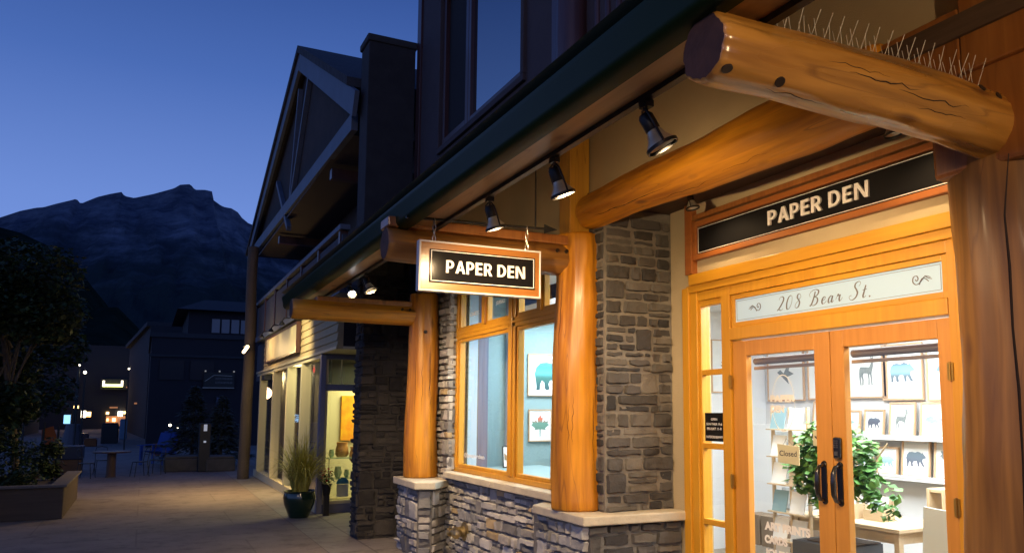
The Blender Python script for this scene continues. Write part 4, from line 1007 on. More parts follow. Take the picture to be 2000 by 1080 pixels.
for q in (((xi0 + .008, zi0 + .008), (xi1 - .008, zi0 + .008 + t)), ((xi0 + .008, zi1 - .008 - t), (xi1 - .008, zi1 - .008)), ((xi0 + .008, zi0 + .013), (xi0 + .008 + t, zi1 - .013)), ((xi1 - .008 - t, zi0 + .013), (xi1 - .008, zi1 - .013))):
    b.box((q[0][0], YS - .0125, q[0][1]), (q[1][0], YS - .0095, q[1][1]))
b.build('border_line', letter_w, hsn)
bold_sign('PAPER DEN', letter_w, hsn, ((xi0 + xi1) / 2 + .02, YS - .0105, (zi0 + zi1) / 2), .60, .088, '-Y', .006)
RZ = 2.905
b = MB(); b.tube([(1.50, YS + .025, RZ), (2.56, YS + .025, RZ + .03)], .009, n=10)
b.prism([(2.545, YS + .025, RZ + .065), (2.65, YS + .025, RZ + .032), (2.545, YS + .025, RZ - .005)], (0, .012, 0)); b.tube([(2.47, YS + .025, RZ + .03), (2.47, YS + .025, 3.42)], .007, n=8); b.tube([(1.78, YS + .025, RZ), (1.78, YS + .025, 2.93)], .007, n=8); b.build('rod', black_metal, hsn)
chain_m = mat('chain_steel', (.55, .53, .48), .3, metal=.9)
for xc in (1.70, 2.40):
    b = MB(); zt = RZ + .005 + (xc - 1.5) * .028
    n = 4; step = (zt - zb1) / n
    for i in range(n):
        z = zb1 + step * (i + .5); pts = []
        for k in range(13):
            th = 2 * math.pi * k / 12; aa, cc = math.cos(th) * .011, math.sin(th) * (step * .62)
            pts.append((xc + (aa if i % 2 == 0 else 0), YS + .025 + (0 if i % 2 == 0 else aa), z + cc))
        b.tube(pts, .0035, n=6, cap=False)
    b.build('chain', chain_m, hsn, smooth=True)

# =================================================================== bird spikes on the big outrigger log
bs = thing('bird_spikes', 'strips of thin clear bird spikes along the top of the big outrigger log', 'bird spikes', (2.3, 2.10, 2.92))
spk = mat('spike_plastic', (.62, .60, .56), .3, spec=.6)
b = MB(); rs = random.Random(4)
for i in range(21):
    x = 1.72 + i * .062; zt = 2.905 + (x - 1.56) * .014
    for dy, lean_ in ((-.02, -.035), (.02, .035), (0, .01)):
        b.tube([(x, 2.10 + dy, zt), (x + rs.uniform(-.012, .012) + (.018 if dy else 0), 2.10 + dy + lean_, zt + .115)], .0012, n=5)
b.build('spike', spk, bs)
b = MB(); b.box((1.70, 2.075, 2.900), (3.0, 2.125, 2.908)); b.build('base_strip', spk, bs)

# =================================================================== fire hose connection on the apron wall
fh = thing('wall_hose_fitting', 'weathered brass twin outlet hose fitting sticking out of the stone apron under the window', 'pipe fitting', (3.04, 8.33, .33))
def lath_dir(b, prof, o, d, n=16):
    d = Vector(d).normalized(); u = d.cross(Vector((0, 0, 1))).normalized(); v = d.cross(u); q = MB(); q.lathe(prof, n=n)
    b.add([Vector(o) + u * p.x + v * p.y + d * p.z for p in q.v], q.f)
o_ = Vector((3.04, 8.33, .33))
b = MB(); lath_dir(b, [(0, 0), (.10, 0), (.10, .012), (.06, .02), (.05, .09), (.06, .10), (.06, .12), (0, .13)], o_, (-1, 0, 0)); b.build('body', brass, fh, smooth=True)
for s_ in (-1, 1):
    b = MB(); st = o_ + Vector((-.08, s_ * .03, 0)); d = (-.6, s_ * .8, -.1)
    lath_dir(b, [(0, 0), (.036, 0), (.036, .07), (.046, .072), (.046, .10), (.03, .102), (.012, .115), (0, .118)], st, d); b.build('outlet', brass, fh, smooth=True)
    b = MB(); e = st + Vector(d).normalized() * .09; b.tube([e + Vector((0, 0, .045)), e + Vector((0, 0, .06))], .01, n=8); b.build('lug', brass, fh)

# =================================================================== stone chimney
ch = thing('stone_chimney', 'tall dark ledge stone chimney stack between the timber shop and the gabled building', 'chimney', (2.65, 10.7, 0))
CM = mat('chimney_mortar', (.05, .047, .042), .95, var=.2, vscale=12)
b = MB(); b.box((2.41, 10.44, 0), (2.98, 10.85, 3.8)); b.build('core', CM, ch)
b = MB(); b.box((2.36, 10.42, 3.8), (2.985, 10.85, 6.45)); b.build('upper_stack', mat('dark_chimney_stucco', (.035, .033, .034), .9, var=.2, bump=.3), ch, bevel=.01)
b = MB(); b.box((2.335, 10.40, 6.45), (3.01, 10.88, 6.55)); b.build('cap', mat('chimney_cap', (.05, .05, .05), .9), ch, bevel=.02)
rc = random.Random(77)
s = MB(); stone_face(s, rc, (2.39, 10.44, 0.03), (1, 0, 0), (0, -1, 0), .61, 3.75, 'black', jut=.035, ragged=.02, tan=0); stone_face(s, rc, (2.41, 10.85, 0.03), (0, -1, 0), (-1, 0, 0), .41, 3.75, 'black', jut=.035, ragged=.01, tan=0)
s.build('stonework', stone, ch, smooth=True)

# =================================================================== ground and setting
def ground_mat(name, c1, c2, tile, mortar_c, off=0.5):
    m = bpy.data.materials.new(name); m.use_nodes = True; N = m.node_tree; L = N.links; bb = N.nodes['Principled BSDF']
    t = N.nodes.new('ShaderNodeTexCoord'); n = N.nodes.new('ShaderNodeTexNoise'); n.inputs['Scale'].default_value = .9; n.inputs['Detail'].default_value = 8; n.inputs['Roughness'].default_value = .65
    L.new(t.outputs['Object'], n.inputs[0]); r = N.nodes.new('ShaderNodeValToRGB'); r.color_ramp.elements[0].position = .3; r.color_ramp.elements[0].color = (*c1, 1); r.color_ramp.elements[1].position = .7; r.color_ramp.elements[1].color = (*c2, 1); L.new(n.outputs['Fac'], r.inputs[0])
    br = N.nodes.new('ShaderNodeTexBrick'); br.offset = off; br.inputs['Scale'].default_value = 1; br.inputs['Brick Width'].default_value = tile[0]; br.inputs['Row Height'].default_value = tile[1]; br.inputs['Mortar Size'].default_value = tile[2]
    br.inputs['Color1'].default_value = (1, 1, 1, 1); br.inputs['Color2'].default_value = (.93, .93, .93, 1); br.inputs['Mortar'].default_value = (*mortar_c, 1); L.new(t.outputs['Object'], br.inputs[0])
    mx = N.nodes.new('ShaderNodeMix'); mx.data_type = 'RGBA'; mx.blend_type = 'MULTIPLY'; mx.inputs[0].default_value = 1; L.new(r.outputs[0], mx.inputs[6]); L.new(br.outputs['Color'], mx.inputs[7])
    n3 = N.nodes.new('ShaderNodeTexNoise'); n3.inputs['Scale'].default_value = 3.2; n3.inputs['Detail'].default_value = 9; n3.inputs['Roughness'].default_value = .75; L.new(t.outputs['Object'], n3.inputs[0])
    r3 = N.nodes.new('ShaderNodeValToRGB'); r3.color_ramp.elements[0].position = .33; r3.color_ramp.elements[0].color = (.55, .52, .5, 1); r3.color_ramp.elements[1].position = .5; r3.color_ramp.elements[1].color = (1, 1, 1, 1); L.new(n3.outputs['Fac'], r3.inputs[0])
    m3 = N.nodes.new('ShaderNodeMix'); m3.data_type = 'RGBA'; m3.blend_type = 'MULTIPLY'; m3.inputs[0].default_value = 1; L.new(mx.outputs[2], m3.inputs[6]); L.new(r3.outputs[0], m3.inputs[7]); L.new(m3.outputs[2], bb.inputs['Base Color'])
    n2 = N.nodes.new('ShaderNodeTexNoise'); n2.inputs['Scale'].default_value = 60; n2.inputs['Detail'].default_value = 4; L.new(t.outputs['Object'], n2.inputs[0]); bp = N.nodes.new('ShaderNodeBump'); bp.inputs['Strength'].default_value = .35; bp.inputs['Distance'].default_value = .01; L.new(n2.outputs['Fac'], bp.inputs['Height']); L.new(bp.outputs[0], bb.inputs['Normal'])
    bb.inputs['Roughness'].default_value = .82; return m
b = MB(); b.quad((-4000, -2000, -.02), (4000, -2000, -.02), (4000, 6000, -.02), (-4000, 6000, -.02)); struct(b.build('ground', mat('far_ground', (.03, .035, .03), .95)))
b = MB(); b.quad((-40, -20, 0), (1.92, -20, 0), (1.92, 160, 0), (-40, 160, 0)); struct(b.build('street', ground_mat('plaza_concrete', (.17, .135, .115), (.27, .22, .185), (2.4, 1.6, .010), (.78, .76, .74))))
b = MB(); b.quad((1.92, -20, 0.004), (40, -20, 0.004), (40, 60, 0.004), (1.92, 60, 0.004)); struct(b.build('pavement', ground_mat('pavement_concrete', (.19, .17, .15), (.28, .255, .225), (1.2, 1.2, .012), (.6, .6, .6), 0)))

def mountain(name, prof, Y1, Y0, m, depthrows=70, amp=.06, zfac=1.35, seed=0, rock=.5):
    """ridge whose crest runs through measured skyline points at distance Y1, falling towards the valley at Y0"""
    pts = [P(px, py, Y=Y1) for px, py in prof]
    xs = []; k = 0; N_ = 260
    X0_, X1_ = pts[0].x, pts[-1].x
    b = MB(); vs = []
    crest = []
    for i in range(N_ + 1):
        x = X0_ + (X1_ - X0_) * i / N_
        for p, q in zip(pts, pts[1:]):
            if p.x <= x <= q.x: z = p.z + (q.z - p.z) * (x - p.x) / (q.x - p.x); break
        crest.append((x, z))
    rows = depthrows
    H = max(z for x, z in crest)
    for j in range(rows + 1):
        t = j / rows
        for i, (x, z) in enumerate(crest):
            y = Y0 + (Y1 - Y0) * t
            g = noise.fractal(Vector((x / H * 5 + seed, t * 2.2, seed)), 1.0, 2.1, 7) * amp * H
            gul = abs(noise.noise(Vector((x / H * 7 + t * 1.5 + seed * 3, t * .9, 4)))) * amp * 1.2 * H
            band = amp * .10 * H * math.sin((z * t ** zfac / H * 40) + g / H * 60)
            e = math.sin(math.pi * min(1, t * 1.0)) ** .8 if t < 1 else 0
            fl = (1 - t) ** .3 if t < 1 else 0
            zz = z * t ** zfac + (g - gul + band * rock) * fl * min(1, t * 4)
            y2 = y + (noise.fractal(Vector((x / H * 4, t * 5, seed + 7)), 1.0, 2.0, 5)) * H * .12 * fl
            vs.append((x, y2, zz if t > 0 else -5))
    for i, (x, z) in enumerate(crest): vs.append((x, Y1 + H * .5, z * .4))
    W_ = N_ + 1
    fs = [(j * W_ + i, j * W_ + i + 1, (j + 1) * W_ + i + 1, (j + 1) * W_ + i) for j in range(rows + 1) for i in range(N_)]
    b.add(vs, fs); return struct(b.build(name, m))
rockm = bpy.data.materials.new('mountain_rock'); rockm.use_nodes = True
N = rockm.node_tree; L = N.links; bb = N.nodes['Principled BSDF']; bb.inputs['Roughness'].default_value = 1; bb.inputs['Specular IOR Level'].default_value = 0
t = N.nodes.new('ShaderNodeTexCoord'); mp = N.nodes.new('ShaderNodeMapping'); mp.inputs['Scale'].default_value = (.009, .006, .016); n = N.nodes.new('ShaderNodeTexNoise'); n.inputs['Scale'].default_value = 1; n.inputs['Detail'].default_value = 10; n.inputs['Roughness'].default_value = .7
L.new(t.outputs['Object'], mp.inputs[0]); L.new(mp.outputs[0], n.inputs[0])
r = N.nodes.new('ShaderNodeValToRGB'); e = r.color_ramp.elements; e[0].position = .42; e[0].color = (.05, .06, .09, 1); e[1].position = .68; e[1].color = (.16, .175, .22, 1); L.new(n.outputs['Fac'], r.inputs[0])
sp_ = N.nodes.new('ShaderNodeSeparateXYZ'); L.new(t.outputs['Object'], sp_.inputs[0]); mr = N.nodes.new('ShaderNodeMapRange'); mr.inputs['From Min'].default_value = 230; mr.inputs['From Max'].default_value = 480
ad_ = N.nodes.new('ShaderNodeMath'); ad_.operation = 'MULTIPLY_ADD'; ad_.inputs[1].default_value = 400; ad_.inputs[2].default_value = -200; L.new(n.outputs['Fac'], ad_.inputs[0]); ad2 = N.nodes.new('ShaderNodeMath'); L.new(sp_.outputs['Z'], ad2.inputs[0]); L.new(ad_.outputs[0], ad2.inputs[1]); L.new(ad2.outputs[0], mr.inputs['Value'])
mx = N.nodes.new('ShaderNodeMix'); mx.data_type = 'RGBA'; L.new(mr.outputs[0], mx.inputs[0]); mx.inputs[6].default_value = (.028, .04, .042, 1); L.new(r.outputs[0], mx.inputs[7]); L.new(mx.outputs[2], bb.inputs['Base Color'])
crest = [(-300,520),(-150,470),(0,425),(40,412),(70,406),(85,405),(110,398),(140,391),(150,388),(153,394),(158,398),(175,391),(190,385),(215,379),(232,376),(238,375),(243,383),(262,387),(300,379),(340,368),(352,361),(372,360),(378,368),(383,371),(400,371),(414,374),(417,391),(432,402),(440,405),(452,407),(465,415),(472,425),(485,436),(510,446),(560,470),(640,500),(760,540),(900,600)]
mountain('mountain', crest, 2600, 900, rockm, seed=2, amp=.075)
forest = mat('forest_hill', (.012, .018, .014), 1.0, var=.4, vscale=.05, spec=0)
mountain('hill', [(-400,400),(-150,425),(0,444),(40,455),(90,478),(120,500),(150,520),(180,560),(205,590),(240,640),(290,690),(380,740),(500,780)], 900, 300, forest, depthrows=30, amp=.03, seed=9, rock=0)
mountain('hill', [(60,760),(140,640),(190,600),(230,600),(270,640),(300,680),(340,700),(400,715),(520,740)], 700, 260, forest, depthrows=30, amp=.03, seed=19, rock=0)
# =================================================================== gabled building with the gallery
gb = thing('gabled_building', 'dark gabled building with timber truss, balcony and a yellow lit gallery shop below', 'building', (3.5, 16, 0))
blue_trim = mat('grey_blue_trim', (.10, .125, .17), .6, var=.15, vscale=3)
brown_panel = mat('gable_panel', (.045, .03, .024), .9, var=.2, vscale=3)
GXp = 2.24
A, F_, Nn = (15.7, 8.34), (23.3, 5.78), (10.7, 5.52)
def bar_yz(b, p, q, wd, X0, X1):
    p = Vector((0, *p)); q = Vector((0, *q)); d = (q - p).normalized(); n = Vector((0, -d.z, d.y)) * wd / 2
    b.prism([(X0, (p + n).y, (p + n).z), (X0, (q + n).y, (q + n).z), (X0, (q - n).y, (q - n).z), (X0, (p - n).y, (p - n).z)], (X1 - X0, 0, 0))
b = MB(); b.prism([(GXp + .16, A[0], A[1] - .1), (GXp + .16, F_[0] - .3, F_[1] + .05), (GXp + .16, Nn[0] + .9, Nn[1] + .32)], (.1, 0, 0)); b.build('gable_panel', brown_panel, gb)
def off(p, dz): return (p[0], p[1] + dz)
b = MB(); bar_yz(b, off(A, -.14), off(F_, .0), .30, GXp, GXp + .06); bar_yz(b, off(A, -.14), (Nn[0], Nn[1] + .14), .34, GXp - .003, GXp + .057); b.build('barge_board', blue_trim, gb)
b = MB(); bar_yz(b, (F_[0], F_[1]), (Nn[0] + .4, Nn[1] + .03), .24, GXp + .062, GXp + .15); b.build('base_beam', blue_trim, gb)
for (p, q, wd) in (((15.0, 7.7), (16.7, 5.65), .10), ((16.1, 7.8), (16.8, 5.65), .10), ((18.8, 6.6), (16.9, 5.2), .10)):
    b = MB(); bar_yz(b, p, q, wd, GXp + .07, GXp + .155); b.build('truss_strut', blue_trim, gb)
roofm = mat('dark_shingles', (.045, .045, .05), .9, var=.35, vscale=8, bump=.6, bscale=20)
b = MB()
b.prism([(GXp - .04, A[0], A[1] + .02), (GXp - .04, F_[0] + .35, F_[1] - .02), (GXp - .04, F_[0] + .35, F_[1] + .1), (GXp - .04, A[0], A[1] + .16)], (7, 0, 0))
b.prism([(GXp - .04, A[0], A[1] + .02), (GXp - .04, A[0], A[1] + .16), (GXp - .04, Nn[0] + .3, Nn[1] + .62), (GXp - .04, Nn[0] + .3, Nn[1] + .49)], (7, 0, 0)); b.build('roof', roofm, gb)
gw = mat('gable_wall_stucco', (.085, .068, .06), .9, var=.1, vscale=1)
b = MB(); b.box((3.35, 11.38, 3.2), (3.55, 22, 6.2)); b.box((3.55, 21.8, 0), (9, 22, 6.2)); b.build('recessed_wall', gw, gb)
b = MB(); b.box((GXp + .1, 11.4, 5.46), (3.36, 21.8, 5.50)); b.build('porch_soffit', mat('porch_soffit', (.10, .085, .08), .9), gb)
b = MB()
for y, z in ((18.6, 5.22), (12.9, 5.22)):
    b = MB(); b.box((GXp + .16, y, z), (3.36, y + .16, z + .16)); b.build('outlooker_beam', dark_wood, gb)
rail_m = mat('balcony_board', (.045, .05, .065), .8, var=.2, vscale=2)
b = MB(); b.box((2.32, 11.5, 3.35), (2.38, 21.4, 4.05)); b.build('balcony_board', rail_m, gb); b = MB(); b.box((2.28, 11.5, 4.12), (2.42, 21.4, 4.19)); b.box((2.3, 11.5, 3.22), (3.4, 21.4, 3.34)); b.build('balcony_rail', blue_trim, gb)
for i in range(7):
    b = MB(); y = 11.6 + i * 1.62; b.box((2.30, y, 3.34), (2.41, y + .1, 4.12)); b.build('rail_post', dark_wood, gb)
log_obj('log_post', (2.12, 20.85, 0), (2.12, 20.85, 5.5), .13, .12, mat('grey_log', (.085, .062, .042), .75, var=.25, vscale=3, stretch=(3, 3, .5), bump=.3), gb, seed=61)
# siding
sid = mat('lap_siding', (.48, .38, .20), .75, var=.06, vscale=3)
b = MB()
for i in range(6):
    z = 2.48 + i * .125; b.prism([(2.405, 20.4, z), (2.425, 20.4, z + .128), (2.50, 20.4, z + .128), (2.50, 20.4, z)], (0, -8.3, 0))
b.build('siding', sid, gb)
b = MB(); b.box((2.44, 20.4, 2.3), (2.62, 22, 3.2)); b.build('corner_panel', rail_m, gb)
cream_t = mat('cream_trim', (.62, .57, .36), .6); bgrey = mat('blue_grey_frame', (.16, .17, .24), .5)
b = MB(); b.box((2.43, 13.45, 2.415), (2.60, 21.7, 2.478)); b.box((2.43, 13.45, .0), (2.60, 21.7, .16)); b.build('window_rail', cream_t, gb)
for y in (21.0, 18.75, 16.75, 15.1):
    b = MB(); b.box((2.42, y, .16), (2.60, y + .12, 2.415)); b.build('mullion', cream_t, gb, bevel=.005)
b = MB(); b.box((2.42, 13.28, 0), (2.50, 13.42, 2.478)); b.box((2.50, 13.3, 1.90), (3.9, 13.40, 2.0)); b.box((2.50, 13.3, 2.40), (3.9, 13.40, 2.478)); b.box((2.50, 13.3, .0), (3.9, 13.40, .14)); b.box((3.20, 13.3, .14), (3.3, 13.4, 2.40)); b.build('door_frame', bgrey, gb, bevel=.006)
b = MB(); b.box((2.50, 13.32, .14), (2.54, 13.38, 1.9)); b.box((2.50, 13.32, 2.0), (2.54, 13.38, 2.4)); b.box((2.54, 13.32, .14), (3.2, 13.38, .19)); 
for x in (2.74, 2.97): b.box((x, 13.335, 2.0), (x + .012, 13.36, 2.4))
b.build('door_trim', cream_t, gb)
g = MB(); g.quad((2.54, 13.35, .19), (3.2, 13.35, .19), (3.2, 13.35, 1.9), (2.54, 13.35, 1.9)); g.quad((2.5, 13.45, .16), (2.5, 21.0, .16), (2.5, 21.0, 2.415), (2.5, 13.45, 2.415)); g.build('pane', clear, gb)
g = MB(); g.quad((2.54, 13.35, 2.0), (3.2, 13.35, 2.0), (3.2, 13.35, 2.4), (2.54, 13.35, 2.4)); g.build('transom_pane', upglass, gb)
b = MB(); b.box((2.4, 13.3, 2.479), (9, 21.7, 2.52)); b.box((2.4, 12.1, 2.479), (3.6, 13.29, 2.52)); b.build('ceiling', cream_t, gb)
b = MB(); b.box((2.50, 12.1, 2.52), (9, 12.2, 3.2)); b.build('return_wall', brown_panel, gb)
b = MB(); b.box((3.9, 12.2, 0), (4.0, 13.4, 2.5)); b.box((2.98, 11.3, 0), (4.0, 11.4, 5)); b.build('side_wall', gw, gb)
cream_w = mat('gallery_cream', (.66, .64, .46), .85)
b = MB(); b.box((2.72, 15.6, 0), (5.2, 15.7, 2.48)); b.box((5.1, 13.4, 0), (5.2, 15.6, 2.48)); b.build('gallery_wall', cream_w, gb)
b = MB(); b.box((2.66, 14.4, 0), (2.72, 21.6, 2.48)); b.build('display_back', mat('display_back', (.16, .13, .09), .9, var=.5, vscale=1.5), gb)  # added dark panel, keeps the bright room out of the side windows
b = MB(); b.box((2.62, 13.4, 0), (5.1, 15.6, .03)); b.build('gallery_floor', mat('gallery_floor', (.40, .36, .24), .5), gb)
lamp_area('gallery_light', (3.9, 14.6, 2.44), 1.2, 75, (1.0, .88, .42), sy=1.4)
lamp_point('gallery_display_light', (2.58, 16.0, 2.3), 26, (1, .85, .45), .03)
lamp_point('gallery_display_light', (2.58, 19.0, 2.3), 26, (1, .85, .45), .03)

o = thing('canvas_painting', 'orange canvas painting on the cream gallery wall seen through the glass door', 'picture', (3.35, 15.58, 1.5))
b = MB(); b.box((3.22, 15.54, 1.04), (3.75, 15.59, 1.86)); b.build('canvas', mat('orange_paint', (.75, .22, .01), .7, col2=(.85, .50, .02), vscale=5), o)
vm = mat('amber_vase', (.40, .20, .07), .35, var=.3, vscale=12)
for i, (x, y, z, s_, lab) in enumerate(((3.12, 14.9, .78, 1.0, 'taller banded amber vase inside the gallery door'), (3.33, 14.8, .70, .9, 'wide amber vase at the right edge of the gallery door'))):
    o = thing('vase', lab, 'vase', (x, y, z), 'vases in the gallery')
    b = MB(); b.lathe([(0, 0), (.09 * s_, 0), (.12 * s_, .05), (.11 * s_, .14), (.09 * s_, .2), (.1 * s_, .25), (.085 * s_, .25), (0, .24)], (x, y, z)); b.build('body', vm, o, smooth=True)
o = thing('glass_shelf_table', 'clear glass display table with small glassware in the gallery', 'table', (3.1, 14.9, 0))
gm = mat('green_glass', (.30, .42, .30), .15, spec=.7)
b = MB(); b.box((2.85, 14.7, .755), (3.3, 15.1, .77)); b.box((2.85, 14.7, .40), (3.5, 15.1, .415)); b.build('shelf', gm, o)
b = MB()
for x in (2.87, 3.28): b.tube([(x, 14.72, 0), (x, 14.72, .755)], .01, n=8)
b.build('leg', steel, o)
b = MB()
for x, z, r_ in ((2.93, .77, .05), (3.05, .415, .07), (3.2, .415, .05)): b.lathe([(0, 0), (r_ * .5, 0), (r_, r_ * 1.2), (r_ * .7, r_ * 2.6), (r_ * .8, r_ * 2.8)], (x, 14.85, z), n=14)
b.build('glassware', gm, o, smooth=True)
o = thing('door_decal', 'round topped teal notice stuck low on the gallery door glass', 'notice', (2.82, 13.34, .4))
b = MB(); pts = [(2.72 + .10 + .10 * math.cos(t_), 13.343, .44 + .10 * math.sin(t_)) for t_ in [math.pi * k / 12 for k in range(13)]]; b.add(pts, [tuple(range(13))]); b.build('top', mat('decal_teal', (.03, .22, .35), .6), o)
b = MB(); b.quad((2.73, 13.343, .24), (2.91, 13.343, .24), (2.91, 13.343, .435), (2.73, 13.343, .435)); b.build('base', mat('decal_pale', (.55, .58, .45), .6), o)
o = thing('star_decal', 'small red emblem stuck high inside the gallery window', 'notice', (2.49, 14.3, 2.2))
outline('emblem', LEAF, (2.495, 14.35, 2.26), .20, mat('red_emblem', (.6, .02, .03), .6), o)

gs = thing('gallery_sign', 'blank cream board sign lit by little lamps on the lap siding', 'sign', (2.36, 17.4, 2.9))
b = MB(); b.box((2.34, 15.3, 2.66), (2.40, 19.5, 3.14)); b.build('board', mat('cream_board', (.66, .58, .34), .5, var=.1, vscale=1), gs)
b = MB(); rect_frame(b, 2.325, 2.405, 15.26, 19.54, 2.62, 3.18, .04); b.build('frame', dark_wood, gs)
for i, y in enumerate((15.9, 17.4, 18.9)):
    o = thing('sign_lamp', ('nearest', 'middle', 'farthest')[i] + ' of the three gooseneck lamps over the cream sign', 'lamp', (2.2, y, 3.2), 'gooseneck lamps over the gallery sign')
    b = MB(); b.tube([(2.41, y, 3.2), (2.3, y, 3.3), (2.2, y, 3.29), (2.16, y, 3.23)], .012, n=8); b.build('arm', black_metal, o, smooth=True)
    b = MB(); b.lathe([(.02, 0), (.05, -.04), (.055, -.07)], (2.16, y, 3.23), n=14); b.build('shade', black_metal, o, smooth=True)
    lamp_spot('sign_light', (2.15, y, 3.17), (2.42, y - .1, 2.6), 2.2, 140, .9, (1, .80, .36), .02)
tl = thing('tube_lamp', 'short glowing tube lamp fixed at the log post by the gallery', 'lamp', (1.98, 19.9, 2.95))
b = MB(); b.tube([(1.96, 20.4, 2.93), (1.96, 19.6, 3.0)], .035, n=10); b.build('tube', mat('tube_glow', (1, .8, .5), .5, emit=(1.0, .70, .36), estr=6), tl, smooth=True)
b = MB(); b.box((1.93, 19.55, 3.035), (1.99, 20.45, 3.06)); b.box((1.99, 20.2, 3.0), (2.1, 20.3, 3.05)); b.build('housing', black_metal, tl)
lamp_point('tube_light', (1.60, 18.6, 2.9), 40, (1, .66, .28), .06)
lamp_spot('gallery_spill', (2.30, 17.0, 2.4), (.8, 17.2, 0), 420, 125, 1.0, (1, .66, .26), .1)  # added spot outside the glass, stands in for light through the windows
lamp_spot('siding_wash', (1.3, 14.2, 3.4), (2.45, 15.6, 1.9), 260, 110, 1.0, (1, .80, .40), .1)  # added spot without a fixture, brightens the siding and window frames

# =================================================================== plants in pots
gpt = thing('potted_grass', 'big spray of yellow green grass in a dark green glazed pot outside the gallery', 'potted plant', (2.12, 13.0, 0))
b = MB(); b.lathe([(0, 0), (.13, 0), (.145, .02), (.215, .2), (.235, .30), (.215, .37), (.235, .40), (.215, .40), (.19, .36), (0, .35)], (2.12, 13.0, 0), n=28); b.build('pot', mat('green_glaze', (.008, .028, .015), .18, coat=.6), gpt, smooth=True)
b = MB(); rgr = random.Random(9)
for i in range(620):
    a_ = rgr.uniform(0, 2 * math.pi); ln = rgr.uniform(.55, 1.12); out = rgr.uniform(.12, 1.0) * ln; base = Vector((2.12 + rgr.uniform(-.1, .1), 13.0 + rgr.uniform(-.1, .1), .36))
    d = Vector((math.cos(a_), math.sin(a_), 0)); side = Vector((-d.y, d.x, 0)) * rgr.uniform(.004, .008); k = rgr.uniform(.6, 1.5); pts = []
    droop = rgr.uniform(.0, .5) * out
    for t_ in (0, .25, .5, .75, 1): pts.append(base + d * out * t_ ** 1.6 + Vector((0, 0, ln * (t_ - .45 * (out / ln) * t_ * t_) - droop * t_ ** 4)))
    vs = []
    for j, p in enumerate(pts): wv = side * (1 - .8 * (j / 4) ** 2); vs += [p - wv, p + wv]
    b.add(vs, [(2 * j, 2 * j + 1, 2 * j + 3, 2 * j + 2) for j in range(4)], (k, k, k * .8))
b.build('blades', mat('grass_blade', (.42, .38, .08), .55, attr=True), gpt)
fpt = thing('potted_red_flowers', 'small pot of red flowers beside the gallery door', 'potted plant', (2.52, 13.05, 0))
b = MB(); b.lathe([(0, 0), (.05, 0), (.075, .16), (.085, .18), (0, .17)], (2.52, 13.05, .30), n=16); b.box((2.48, 13.01, 0), (2.56, 13.09, .30)); b.build('pot', black_metal, fpt)
b = MB(); leaf_cloud(b, rgr, (2.52, 13.05, .56), .11, 90, .05); b.build('foliage', mat('geranium_leaf', (.04, .09, .025), .5, attr=True), fpt)
b = MB(); leaf_cloud(b, rgr, (2.52, 13.03, .63), .11, 60, .045); b.build('flowers', mat('red_petal', (.36, .012, .02), .6, attr=True), fpt)

# =================================================================== plaza
wood_dk = wood('weathered_plank', (.05, .035, .024), (.085, .06, .04), 'X', knots=False, coat=0, rough=.8)
def lump_wall(b, x0, x1, y0, y1, h): b.box((x0, y0, 0), (x1, y1, h))
o = thing('timber_planter', 'long low timber planter holding shrubs and a young tree at the left', 'planter', (-3.0, 15.2, 0))
b = MB()
b.box((-6, 14.5, 0), (-.98, 14.62, .46)); b.box((-1.1, 14.62, 0), (-.98, 17.6, .46)); b.box((-6, 17.5, 0), (-1.1, 17.6, .46)); b.build('side_board', wood_dk, o, bevel=.01)
b = MB(); b.box((-6, 14.44, .465), (-.94, 14.68, .50)); b.box((-1.16, 14.68, .465), (-.94, 17.66, .50)); b.build('cap_board', mat('grey_plank', (.11, .095, .08), .8, var=.2, vscale=3, stretch=(1, 6, 6)), o, bevel=.006)
b = MB(); b.box((-6, 14.62, .3), (-1.1, 17.5, .40)); b.build('soil', MATS['soil'], o)
o = thing('stone_block', 'rough pale boulder lying at the corner of the timber planter', 'boulder', (-2.6, 14.3, 0))
b = MB()
bm = bmesh.new(); bmesh.ops.create_icosphere(bm, subdivisions=3, radius=1); 
for v in bm.verts: v.co = Vector((v.co.x * .45, v.co.y * .35, v.co.z * .42)) * (1 + .25 * noise.noise(v.co * 1.7 + Vector((3, 3, 3)))) + Vector((-2.45, 14.1, .30))
b.add([v.co.copy() for v in bm.verts], [tuple(v.index for v in f.verts) for f in bm.faces]); bm.free(); b.build('rock', mat('boulder', (.16, .14, .12), .9, var=.3, vscale=6, bump=.8), o)

